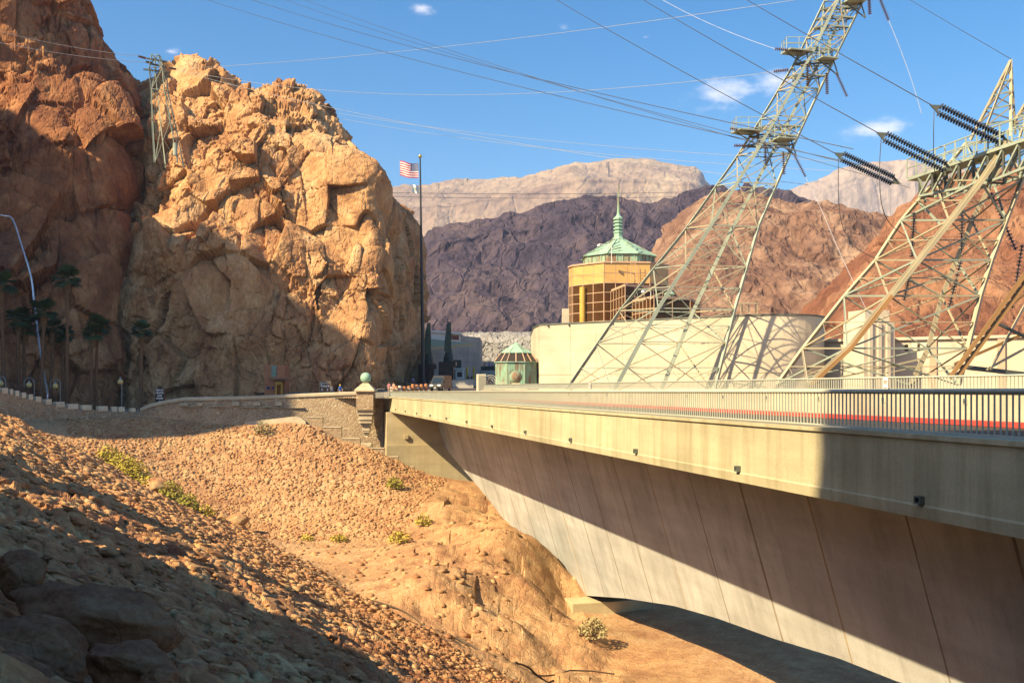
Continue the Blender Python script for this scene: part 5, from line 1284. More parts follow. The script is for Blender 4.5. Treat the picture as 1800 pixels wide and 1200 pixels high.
jumper([(1416, 312, 96.8), (1440, 360, 94), (1470, 430, 90), (1502, 500, 86), (1530, 560, 82)], 'thin pale drop line from the slanting string of the leaning tower', .025, 'wire_pale')
jumper([(1562, 36, 96.8), (1580, 80, 94), (1602, 140, 90), (1620, 200, 86)], 'thin pale drop line from the top slanting string', .025, 'wire_pale')

# ------------------------------------------------------------------ stones of the two paved slopes
def stone_mesh(seed, sub=1, mat='paving_rock'):
    rnd = random.Random(seed); bm = bmesh.new(); bmesh.ops.create_icosphere(bm, subdivisions=sub, radius=.5)
    sx, sy, sz = rnd.uniform(.85, 1.25), rnd.uniform(.75, 1.05), rnd.uniform(.5, .75)
    planes = [Vector((rnd.uniform(-1, 1), rnd.uniform(-1, 1), rnd.uniform(-.6, 1))).normalized() for _ in range(10)]
    for v in bm.verts:
        rnd2 = random.Random(seed)
        for n in planes:
            d = v.co.dot(n) - rnd2.uniform(.24, .38)
            if d > 0: v.co -= n * d
        v.co += Vector((rnd.uniform(-1, 1), rnd.uniform(-1, 1), rnd.uniform(-1, 1))) * .055
        v.co.x *= sx; v.co.y *= sy; v.co.z *= sz
    me = bpy.data.meshes.new('paving_stone'); bm.to_mesh(me); bm.free(); me.materials.append(MAT[mat]); return me
variants = [stone_mesh(900 + i, 1 if i < 10 else 2) for i in range(14)]
VV = [np.array([v.co[:] for v in m.vertices]) for m in variants]; VF = [np.array([p.vertices[:] for p in m.polygons]) for m in variants]
rng = np.random.default_rng(5)
cand = []
def add_region(n, ygen, pxlo, pxhi, test, size):
    y = ygen(n); px = rng.uniform(pxlo, pxhi, n); x = (px - 900) / F * y
    zb, zn = base_height(x, y); fs = far_surface(x, y)
    keep = test(px, y, x, zn - fs, zb); x, y, px = x[keep], y[keep], px[keep]
    sc = size(len(x), y)
    for a in zip(x, y, sc): cand.append(a)
def scr(px, y, z): return HZ - z / y * F
# far slope
add_region(11500, lambda n: rng.uniform(95, 119, n), 120, 790, lambda px, y, x, d, z: (d < .1) & (x < -8 - (119 - y) * .12) & (px < 1e9), lambda n, y: rng.uniform(.30, .68, n))
# near slope, density by area
add_region(34000, lambda n: np.sqrt(rng.uniform(5.5 ** 2, 105 ** 2, n)), -120, 900, lambda px, y, x, d, z: (d > .15), lambda n, y: (.13 + .36 * rng.uniform(0, 1, n) ** 1.7) * np.clip(.72 + y / 90, .8, 1.5))
# channel bed
add_region(700, lambda n: rng.uniform(50, 96, n), 380, 900, lambda px, y, x, d, z: (d < .1), lambda n, y: rng.uniform(.3, 1.0, n) ** 1.3)
cx = np.array([c[0] for c in cand]); cy = np.array([c[1] for c in cand]); cs = np.array([c[2] for c in cand])
# thin out overlaps on a coarse grid
order = rng.permutation(len(cx)); used = {}; keep = []
for i in order:
    g_ = (int(cx[i] / (cs[i] * .62)), int(cy[i] / (cs[i] * .62)), int(math.log(cs[i]) * 3))
    if g_ in used: continue
    used[g_] = 1; keep.append(i)
keep = np.array(keep); cx, cy, cs = cx[keep], cy[keep], cs[keep]
cz = height(cx[None, :], cy[None, :])[0]
e_ = .35
gx = (base_height(cx + e_, cy)[0] - base_height(cx - e_, cy)[0]) / (2 * e_); gy = (base_height(cx, cy + e_)[0] - base_height(cx, cy - e_)[0]) / (2 * e_)
# rank by size on screen
scrx = 900 + F * cx / cy; scry = HZ - F * cz / cy
rank = np.argsort(-(cs / cy) * ((scrx > 0) & (scrx < 1800) & (scry < 1200)))
rest_v, rest_f, off = [], [], 0
for r_, i in enumerate(rank):
    n = Vector((-gx[i], -gy[i], 1)).normalized()
    nearb = near_plane(cx[i], cy[i])[0] > far_surface(cx[i], cy[i])
    q = n.to_track_quat('Z', 'Y') @ Quaternion((0, 0, 1), rng.uniform(-.45, .45) + 2.07 if nearb else rng.uniform(0, 6.28)) @ Quaternion((1, 0, 0), rng.uniform(-.25, .25))
    vi = int(rng.integers(0, 10)) if r_ >= 300 else int(rng.integers(0, 14))
    s_ = cs[i]
    if r_ < 300:
        o = link('paving_stone', variants[vi], bank); o.location = (cx[i], cy[i], cz[i] - s_ * .02); o.rotation_mode = 'QUATERNION'; o.rotation_quaternion = q; o.scale = (s_ * (1.5 if nearb else 1), s_, s_ * .8)
    else:
        M_ = np.array(q.to_matrix()); v = (VV[vi] * np.array([s_ * (1.5 if nearb else 1), s_, s_ * .8])) @ M_.T + np.array([cx[i], cy[i], cz[i] - s_ * .02])
        rest_v.append(v); rest_f.append(VF[vi] + off); off += len(v)
rv = np.concatenate(rest_v); rf = np.concatenate(rest_f)
me = bpy.data.meshes.new('paving_stones'); me.vertices.add(len(rv)); me.vertices.foreach_set('co', rv.astype(np.float32).ravel())
me.loops.add(len(rf) * 3); me.loops.foreach_set('vertex_index', rf.ravel().astype(np.int32)); me.polygons.add(len(rf)); me.polygons.foreach_set('loop_start', np.arange(0, len(rf) * 3, 3, dtype=np.int32)); me.update(calc_edges=True)
me.materials.append(MAT['paving_rock'])
tag(link('paving_stones', me, bank), kind='stuff')

# foreground boulders in the shade
def boulder(px, py, Y, w, h, d, seed, label, rot=0.0, mat='boulder_rock', sub=5):
    bm = bmesh.new(); bmesh.ops.create_icosphere(bm, subdivisions=sub, radius=1.0)
    co = np.array([v.co[:] for v in bm.verts]); rnd = random.Random(seed)
    for _ in range(9):
        n = np.array(Vector((rnd.uniform(-1, 1), rnd.uniform(-1, 1), rnd.uniform(-1, 1))).normalized()); dd = co @ n - rnd.uniform(.62, .85)
        co = co - np.maximum(dd, 0)[:, None] * n * .85
    L = np.linalg.norm(co, axis=1, keepdims=True); nn = co / L
    dsp = .10 * fbm(co * 1.3 + seed, 3, seed) + .05 * fbm(co * 4 + seed, 3, seed + 1) + .018 * fbm(co * 14 + seed, 3, seed + 2)
    co = (co + nn * dsp[:, None]) * np.array([w / 2, d / 2, h / 2])
    c, s_ = math.cos(rot), math.sin(rot); x = co[:, 0] * c - co[:, 2] * s_; z = co[:, 0] * s_ + co[:, 2] * c; co[:, 0] = x; co[:, 2] = z
    for v, q in zip(bm.verts, co): v.co = q
    me = bpy.data.meshes.new('boulder'); bm.to_mesh(me); bm.free(); me.materials.append(MAT[mat]); me.polygons.foreach_set('use_smooth', [True] * len(me.polygons))
    o = link('boulder', me); o.location = P(px, py, Y)
    if Y > 12: o.location.z = H1(o.location.x, Y, True) + h * .22
    return tag(o, label, 'boulder', 'loose boulders on the bank')
boulder(160, 1085, 9.0, 1.55, .68, 1.0, 1, 'largest shaded boulder low on the left bank', -.28)
boulder(40, 1010, 9.6, .62, .5, .6, 2, 'shaded boulder above the largest one, near the left edge', -.3)
boulder(60, 1140, 7.6, .95, .5, .8, 3, 'shaded boulder below the largest one at the left edge', -.25)
boulder(240, 1180, 7.2, .8, .45, .7, 4, 'low shaded boulder at the bottom edge', -.35)
boulder(20, 1195, 6.6, .55, .35, .5, 5, 'dark boulder in the bottom left corner', -.1)
boulder(285, 1192, 6.7, .30, .2, .3, 6, 'small paler stone at the bottom edge', -.1)
boulder(272, 832, 96.5, 3.2, 2.0, 2.2, 7, 'rounded red boulder among the yellow shrubs in the crease', .05, 'paving_rock', 4)
boulder(415, 905, 96, 2.6, 1.9, 2.0, 8, 'squarish boulder at the foot of the far slope', .0, 'paving_rock', 4)
boulder(392, 900, 97, 1.5, 1.2, 1.2, 9, 'smaller boulder left of the squarish one', .1, 'paving_rock', 4)
boulder(462, 1170, 16.5, .5, .3, .4, 10, 'sunlit rough stone in the lower left shade', -.3, 'paving_rock', 4)

# ------------------------------------------------------------------ shrubs
def shrub(px, py, Y, w, h, n, seed, label, leaf='shrub_leaf', group='dry shrubs along the crease of the bank'):
    rnd = random.Random(seed); c = P(px, py, Y); root = thing('shrub', c, label, 'shrub', group)
    b = MB()
    for k in range(max(8, n // 14)):
        a = rnd.uniform(0, 6.28); l_ = rnd.uniform(.5, 1) * h; o = Vector((math.cos(a) * w * .45 * rnd.random(), math.sin(a) * w * .4 * rnd.random(), l_))
        b.tube([c, c + o * .5 + Vector((rnd.uniform(-.05, .05) * w, 0, 0)), c + o], [.03, .02, .008], 3)
    b.build('stems', MAT['twig'], root)
    b = MB()
    for k in range(n):
        a = rnd.uniform(0, 6.28); r_ = math.sqrt(rnd.random()); q = Vector((math.cos(a) * r_ * w / 2, math.sin(a) * r_ * w / 2.3, 0)); hh = h * (1 - .55 * r_ * r_) * rnd.uniform(.12, 1)
        p = c + q + Vector((0, 0, hh)); s_ = rnd.uniform(.08, .17) * (w / 1.6) ** .3
        u = Vector((rnd.uniform(-1, 1), rnd.uniform(-1, 1), rnd.uniform(-.4, 1))).normalized(); v = u.orthogonal().normalized()
        b.add([p - u * s_, p + v * s_ * .45, p + u * s_, p - v * s_ * .45], [(0, 1, 2, 3)])
    tag(b.build('foliage', MAT[leaf], root), kind='stuff'); return root
shr = [(190, 795, 101, 2.6, 1.6, 380, 'yellow shrub highest up the crease', 'shrub_leaf'), (215, 810, 99.5, 2.8, 1.6, 380, 'broad yellow shrub second from the top of the crease', 'shrub_leaf'), (235, 822, 98.5, 2.8, 1.8, 420, 'tall yellow shrub just above the red boulder', 'shrub_leaf'),
       (262, 846, 97, 3.0, 1.0, 300, 'low yellow ground shrub in front of the red boulder', 'shrub_leaf'), (301, 866, 95, 2.2, 1.6, 380, 'greener bushy shrub below the red boulder', 'shrub_leaf_green'), (328, 884, 94, 2.2, 1.2, 320, 'rounded yellow-green shrub left of the squarish boulder', 'shrub_leaf_green'),
       (355, 903, 94, 2.4, .9, 240, 'low yellow shrub at the lower end of the crease', 'shrub_leaf'), (462, 777, 116.5, 2.0, 1.3, 220, 'pale dry shrub at the edge of the slope shadow', 'shrub_dry'), (694, 862, 110, 2.0, 1.1, 260, 'small green shrub below the stepped wall', 'shrub_leaf_green'),
       (745, 915, 97, 1.6, 1.0, 200, 'small yellow tuft on the rock beside the slope', 'shrub_leaf'), (702, 946, 92, 2.0, 1.0, 220, 'yellow tuft at the foot of the slope near the rock', 'shrub_leaf'), (596, 941, 94.5, 1.6, .6, 140, 'thin yellow tuft at the middle of the slope foot', 'shrub_leaf'),
       (1042, 1135, 62, 1.8, 1.0, 220, 'yellow shrub on the channel floor near the pier', 'shrub_dry'), (540, 938, 95, 1.2, .5, 100, 'tiny yellow tuft left of the slope foot middle', 'shrub_leaf')]
for i, (px, py, Y, w, h, n, lab, lf) in enumerate(shr):
    x = (px - 900) / F * Y; z = H1(x, Y, True); pyz = HZ - z / Y * F
    shrub(px, pyz, Y, w * 1.1, h * 1.35, int(n * 1.3), 50 + i, lab, lf)

# cable lying over the rock
def ground_cable(pts, label, r=.045):
    vs = catmull(np.array([(x, y, 0) for x, y in pts], float), 90); Z = height(vs[None, :, 0], vs[None, :, 1])[0]
    Z = np.convolve(np.pad(Z, 3, mode='edge'), np.ones(7) / 7, 'valid')
    b = MB(); b.tube([Vector((a[0], a[1], z + .16)) for a, z in zip(vs, Z)], r, 5); tag(b.build('cable', MAT['cable_dark']), label, 'cable')
def gxy(px, py, z): Y = -z * F / (py - HZ); return ((px - 900) / F * Y, Y)
ground_cable([gxy(500, 1020, -13.6), gxy(600, 1060, -13.6), gxy(690, 1068, -13.5), gxy(760, 1080, -13.4), gxy(850, 1115, -13.6), gxy(905, 1143, -13.8), gxy(1010, 1158, -15.5), gxy(1080, 1180, -16.5)], 'long dark cable snaking over the bare rock')
ground_cable([gxy(905, 1150, -13.8), gxy(945, 1142, -13.9), gxy(975, 1131, -14.2)], 'short dark pipe on the rock near the channel floor', .06)

# ------------------------------------------------------------------ palms
def palm(px, ybase, ytop, Y, label, seed, crown=1.9, lean=0.0, tr=.2):
    rnd = random.Random(seed); base = P(px, ybase, Y); top = P(px + lean, ytop, Y); root = thing('palm_tree', base, label, 'palm tree', 'palms before the shaded cliff')
    base = base - Vector((0, 0, 1.0))
    H = (top - base).length; b = MB(); pts = []; rs = []
    for k in range(15):
        t = k / 14; pts.append(base.lerp(top, t) + Vector((math.sin(t * 3 + seed) * .08, 0, 0))); rs.append(tr * (1.25 - .45 * t) * (1.06 if k % 2 else .97))
    b.tube(pts, rs, 9); b.build('trunk', MAT['palm_trunk'], root)
    b = MB(); b.lathe([(tr * .9, -1.9), (tr * 1.9, -1.5), (tr * 2.2, -.6), (tr * 1.5, -.05), (.05, .1)], top, 10)
    for k in range(40):
        a = rnd.uniform(0, 6.28); z = rnd.uniform(-1.8, -.2); p = top + Vector((math.cos(a) * tr * 1.8, math.sin(a) * tr * 1.8, z)); q = p + Vector((math.cos(a) * .25, math.sin(a) * .25, -.7)); s_ = Vector((-math.sin(a), math.cos(a), 0)) * .09
        b.add([p - s_, p + s_, q], [(0, 1, 2)])
    b.build('dead_frond_skirt', MAT['palm_skirt'], root)
    b = MB()
    for k in range(34):
        a = 2 * math.pi * k / 34 * 2.4 + rnd.uniform(-.2, .2); el = rnd.uniform(-.55, 1.25); L = crown * rnd.uniform(.75, 1.05)
        d = Vector((math.cos(a) * math.cos(el), math.sin(a) * math.cos(el), math.sin(el))); s_ = d.cross(Vector((0, 0, 1))).normalized(); u = s_.cross(d)
        h = top + d * L * .45 - Vector((0, 0, .04)); b.tube([top, h], [.03, .015], 3)
        for j in range(11):                        # blades of the fan
            g_ = R(-75 + 15 * j); e = (d * math.cos(g_) + s_ * math.sin(g_)) * L * .55 * rnd.uniform(.85, 1.05); w = .05 * crown
            t = h + e + Vector((0, 0, -.22 * L * rnd.uniform(.5, 1.2) * (1 - max(0, d.z)))); m = h + e * .55; sd = (d * -math.sin(g_) + s_ * math.cos(g_)) * w
            b.add([h, m + sd, t, m - sd + u * .03], [(0, 1, 2, 3)])
    tag(b.build('crown', MAT['palm_leaf'], root), kind='stuff'); return root
for i, (px, yb, yt, Y, lab, cr) in enumerate([(6, 700, 500, 117, 'palm with tall bare trunk cut by the left edge', 1.9), (33, 708, 562, 119, 'leftmost of the shorter palms, behind the first lamp', 1.9), (44, 712, 575, 120, 'short palm close beside the leftmost shorter palm', 1.7),
                                               (74, 716, 548, 119, 'palm standing in front of the pale pipe', 1.9), (88, 718, 580, 121, 'palm just right of the pale pipe', 1.7), (117, 716, 490, 120, 'tallest palm of the row', 1.9), (107, 716, 590, 122, 'palm half hidden behind the tallest one', 1.6),
                                               (158, 716, 585, 121, 'left palm of the twin pair', 1.5), (168, 716, 574, 122, 'right palm of the twin pair', 1.7), (249, 714, 580, 124, 'rightmost palm, standing alone', 1.5)]):
    palm(px, yb, yt, Y, lab, 20 + i, cr * 1.2, lean=random.uniform(-3, 5), tr=.2)
b_ = shrub(87, 722, 121, 3.2, 1.7, 420, 99, 'dark green bush behind the crenellated wall', 'palm_leaf', None)

# lamps
def lamp(px, Y, yb, yt, label, w=1.2):
    p = P(px, yb, Y); t = P(px, yt, Y); root = thing('street_lamp', p, label, 'street lamp', 'globe lamps along the wall')
    r = w / 2; cx_ = p.x - r
    b = MB(); b.tube([p, Vector((p.x, p.y, t.z - r))] + [Vector((cx_ + r * math.cos(a), p.y, t.z - r + r * math.sin(a))) for a in np.linspace(0, math.pi, 12)] + [Vector((cx_ - r, p.y, t.z - r - .5))], .055, 6); b.build('hooked_post', MAT['lamp_post'], root)
    b = MB(); b.ball((cx_, p.y, t.z - r - .25), .34, 14, 10); b.build('globe', MAT['lamp_globe'], root, smooth=True)
    b = MB(); b.lathe([(.05, .5), (.12, .3), (.2, .18), (.05, .15)], (cx_, p.y, t.z - r - .15), 10); b.build('globe_cap', MAT['lamp_post'], root)
    b = MB(); b.lathe([(.16, 0), (.16, .3), (.06, .45)], p, 10); b.build('base', MAT['lamp_post'], root)
lamp(10, 112, 705, 661, 'hooked globe lamp cut by the left edge'); lamp(60, 115.5, 716, 664, 'hooked globe lamp left of the pale pipe'); lamp(106, 118.5, 718, 666, 'hooked globe lamp right of the pale pipe'); lamp(214, 121, 720, 665, 'slender globe lamp standing apart, seen edge on', .35)

# pale pipe down the cliff
pp = catmull(np.array([tuple(P(*q)) for q in ((-30, 372, 131), (4, 379, 131), (22, 386, 131), (38, 432, 130), (54, 484, 129.5), (60, 530, 129), (67, 590, 128), (74, 640, 127), (83, 690, 126), (85, 712, 125))]), 70)
b = MB(); b.tube([Vector(v) for v in pp], .13, 7); tag(b.build('cliff_pipe', MAT['pipe_metal']), 'pale metal pipe running down the shaded cliff at the left edge', 'pipe')

# ------------------------------------------------------------------ lettering helper and signs
def text(body, size, loc, mat, parent, rot=(R(90), 0, 0), name='lettering', bold=0.0):
    cu = bpy.data.curves.new(name, 'FONT'); cu.body = body; cu.size = size; cu.align_x = 'CENTER'; cu.align_y = 'CENTER'; cu.extrude = .01; cu.offset = bold
    o = bpy.data.objects.new('tmp', cu); COL.objects.link(o); dg = bpy.context.evaluated_depsgraph_get()
    me = bpy.data.meshes.new_from_object(o.evaluated_get(dg)); bpy.data.objects.remove(o); bpy.data.curves.remove(cu)
    me.name = name; me.materials.clear(); me.materials.append(MAT[mat]); o = link(name, me, parent); o.rotation_euler = rot; o.location = Vector(loc) - origin_of(parent); return o
sg = thing('direction_sign', P(281, 712, 121), 'black upright visitor sign with white lettering above the wall', 'sign')
c = P(281, 695, 121); w_, h_ = 1.15, 1.75
b = MB(); b.box(c, (w_, .12, h_)); b.build('panel', MAT['sign_black'], sg)
b = MB(); b.box((c.x + w_ / 2 + .05, c.y, c.z - .05), (.08, .2, h_)); b.build('side_post', MAT['palm_trunk'], sg)
b = MB(); b.box((c.x, c.y, c.z + h_ / 2 + .17), (.5, .1, .3)); b.build('top_plate', MAT['sign_black'], sg)
b = MB(); b.box((c.x, c.y - .01, c.z - h_ / 2 - .12), (w_, .12, .22)); b.build('red_strip', MAT['sign_red'], sg)
b = MB(); b.box((c.x + .1, c.y - .01, c.z - h_ / 2 - .42), (.7, .12, .36)); b.build('white_base', MAT['white_paint'], sg)
for k, tx in enumerate(('VISITOR', 'CENTER', 'AND', 'TOURS')): text(tx, .27, (c.x, c.y - .075, c.z + .66 - k * .34), 'letter_white', sg, bold=.008)
b = MB(); b.extrude([(c.x - .1, c.y - .07, c.z - .66), (c.x, c.y - .07, c.z - .82), (c.x + .1, c.y - .07, c.z - .66)], (0, .008, 0)); b.build('arrow', MAT['letter_white'], sg)
ts_ = thing('tours_sign', P(571, 690, 133), 'brown sign with white print before the cliff foot', 'sign')
c = P(571, 679.5, 133); w_, h_ = 1.55, 1.5
b = MB(); b.box(c, (w_, .08, h_)); b.build('panel', MAT['sign_brown'], ts_)
for x0, z0, ww, hh in ((0, h_ / 2 - .03, w_, .05), (0, -h_ / 2 + .03, w_, .05), (-w_ / 2 + .03, 0, .05, h_ - .11), (w_ / 2 - .03, 0, .05, h_ - .11)):
    b = MB(); b.box((c.x + x0, c.y - .05, c.z + z0), (ww, .02, hh)); b.build('border', MAT['cast_stone'], ts_)
text('Hoover Dam', .24, (c.x, c.y - .06, c.z + .52), 'letter_white', ts_, bold=.004); text('Tours', .52, (c.x, c.y - .06, c.z + .12), 'letter_white', ts_, bold=.012)
for x in (-.38, .38):
    b = MB(); b.box((c.x + x, c.y - .05, c.z - .32), (.1, .02, .2)); b.extrude([(c.x + x - .17, c.y - .06, c.z - .42), (c.x + x, c.y - .06, c.z - .6), (c.x + x + .17, c.y - .06, c.z - .42)], (0, .02, 0)); b.build('arrow', MAT['letter_white'], ts_)
for x in (-1, 1):
    b = MB(); b.box((c.x + x * (w_ / 2 + .06), c.y, c.z - .6), (.1, .1, 2.8)); b.build('post', MAT['sign_brown'], ts_)

# entrance portal in the cliff foot
pt = thing('tunnel_portal', P(485, 697, 140), 'reddish entrance portal with yellow door at the cliff foot', 'portal')
def Zp(py, Y=139): return -(py - HZ) / F * Y
c0 = P(484, 0, 139.5); u = 139.5 / F
b = MB(); b.box((c0.x, c0.y + 1, (Zp(642) + Zp(705)) / 2), (36 * u, 3, Zp(642) - Zp(705))); b.build('block', MAT['portal_red'], pt, bevel=.05)
b = MB(); b.box((c0.x - .05, c0.y - .55, (Zp(643) + Zp(662)) / 2), (9 * u, .12, Zp(643) - Zp(662))); b.build('window', MAT['window_teal'], pt)
for k in range(1, 3):
    b = MB(); b.box((c0.x - .05, c0.y - .62, Zp(643) + (Zp(662) - Zp(643)) * k / 3), (9 * u, .04, .06)); b.build('glazing_bar', MAT['copper_dark'], pt)
cp = P(495, 0, 138.5); b = MB(); b.box((cp.x, cp.y - .3, Zp(665)), (35 * u, 2.4, .36)); cnp = b.build('canopy', MAT['portal_red'], pt, bevel=.03)
for k in range(9):
    b = MB(); b.box((cp.x - 15 * u + k * 3.75 * u, cp.y - 1.55, Zp(666.5)), (.12, .1, .36)); b.build('canopy_tooth', MAT['copper_dark'], cnp)
cd = P(491, 0, 138.2); b = MB(); b.box((cd.x, cd.y, (Zp(673) + Zp(700)) / 2), (11 * u, .8, Zp(673) - Zp(700))); dr = b.build('door', MAT['door_yellow'], pt)
b = MB(); b.box((cd.x + .03, cd.y - .42, (Zp(676) + Zp(700)) / 2), (7 * u, .06, Zp(676) - Zp(700))); b.build('door_glass', MAT['brown_glass'], dr)
b = MB(); b.box((cd.x + .33, cd.y - .47, Zp(688)), (.04, .05, .4)); b.build('handle', MAT['chrome'], dr)
b = MB(); b.box((cd.x, cd.y - .43, Zp(672)), (12 * u, .1, .28)); b.build('lintel', MAT['door_yellow'], dr)
for px in (473, 481.5):
    q = P(px, 681.5, 138.9); b = MB(); b.box((q.x, q.y - .45, q.z), (.42 if px < 480 else .25, .06, .36)); b.build('plaque', MAT['flag_blue'], pt)

# ------------------------------------------------------------------ flagpole and flags
fp = P(748, 678, 181); ft = P(738, 278, 181)
fpo = thing('flagpole', fp, 'very tall dark flagpole at the right edge of the cliff', 'flagpole')
fp = Vector((P(744, 0, 181).x, 181, fp.z)); ft = Vector((P(738.5, 0, 181).x, 181, ft.z))
b = MB(); b.tube([fp, fp.lerp(ft, .5), ft], [.36, .26, .13], 10); b.build('pole', MAT['pole_dark'], fpo)
b = MB(); b.ball(ft + Vector((0, 0, .32)), .34, 14, 10); b.build('finial_ball', MAT['gold_ball'], fpo, smooth=True)
b = MB(); b.lathe([(.9, 0), (.9, .4), (.5, .5), (.45, 1.0)], fp, 12); b.build('base', MAT['pole_dark'], fpo)
def flag(name, A, label, W_f, H_f, nx, ny, colour, mats, seed):
    """hoist on the right at A (top), flying left"""
    b = MB(); vs = []
    for j in range(ny + 1):
        for i in range(nx + 1):
            x, y = i / nx, j / ny
            vs.append(A + Vector((-x * W_f * .98, .25 * math.sin(x * 7 + y * 1.2 + seed) * (.3 + x) - x * .5, -y * H_f + .10 * math.sin(x * 9 + seed) * x - .0 * x + .12 * H_f * x * (1 if x > .85 else 0) * 0 + .16 * H_f * (x * x) - .05 * H_f * math.sin(x * 3.1))))
    k = len(b.v); b.v += [tuple(v) for v in vs]
    for j in range(ny):
        for i in range(nx): b.f.append([j * (nx + 1) + i, (j + 1) * (nx + 1) + i, (j + 1) * (nx + 1) + i + 1, j * (nx + 1) + i + 1]); b.m.append(colour((i + .5) / nx, (j + .5) / ny, i, j))
    o = b.build(name, [MAT[m] for m in mats]); return tag(o, label, 'flag')
def us(x, y, i, j):
    if x < .40 and y < 7 / 13: return 1 if (i % 2 == 1 and j % 2 == 1 and i < 15) else 2
    return 0 if int(y * 13) % 2 == 0 else 1
flag('national_flag', P(735.5, 287, 181), 'red white and blue striped flag flying left from the tall pole', 3.5, 2.75, 39, 26, us, ('flag_red', 'flag_white', 'flag_blue'), .4)
flag('small_flag', P(736, 326, 181), 'small white pennant with a dark emblem below the striped flag', 1.3, 1.5, 12, 12, lambda x, y, i, j: 1 if (x - .45) ** 2 + (y - .5) ** 2 < .05 else 0, ('flag_white', 'flag_grey'), 2.0)

# bronze blade monuments on black plinths (generic stand-ins)
def blade(px, Y, ybase, ymid, ytop, label, w=13, mirror=1):
    c = P(px, ybase, Y); u = Y / F; root = thing('blade_monument', c, label, 'monument', 'bronze monuments by the flagpole')
    z = lambda py: -(py - HZ) / F * Y
    b = MB(); b.box((c.x - 1 * u, c.y, (z(ybase) + z(ymid + 12)) / 2), (26 * u, 3.0, z(ymid + 12) - z(ybase))); pl = b.build('plinth', MAT['black_stone'], root, bevel=.05)
    b = MB(); b.box((c.x + 1 * u, c.y, (z(ymid + 12) + z(ymid + 4)) / 2 + .003), (30 * u, 3.3, z(ymid + 4) - z(ymid + 12) - .006)); b.build('plinth_cap', MAT['black_stone'], root, bevel=.05)
    b = MB(); b.lathe([(1.0, 0), (.95, .7), (.7, 1.6), (.45, 2.1), (.2, 2.5)], (c.x + 2 * u, c.y, z(ymid + 4)), 9); b.build('core', MAT['bronze_dark'], root)
    prof_ = [(7, ymid + 2), (2, ymid - 8), (-5, ymid - 16), (-4, ymid - 34), (-1, ymid - 56), (2.2, ytop), (4, ytop + 1), (4.6, ymid - 50), (4.4, ymid - 20), (8, ymid - 6)]
    for dy, dx in ((-.55, 0), (.25, 2.5)):
        b = MB(); b.extrude([(c.x + (x + dx) * u, c.y + dy, z(py)) for x, py in prof_], (0, .3, 0)); b.build('blade', MAT['bronze_green'], root, bevel=.06)
blade(750, 186, 673, 636, 566, 'left bronze blade monument on black plinth behind the flagpole')
blade(786, 190, 670, 632, 565, 'right bronze blade monument on black plinth, free of the flagpole')

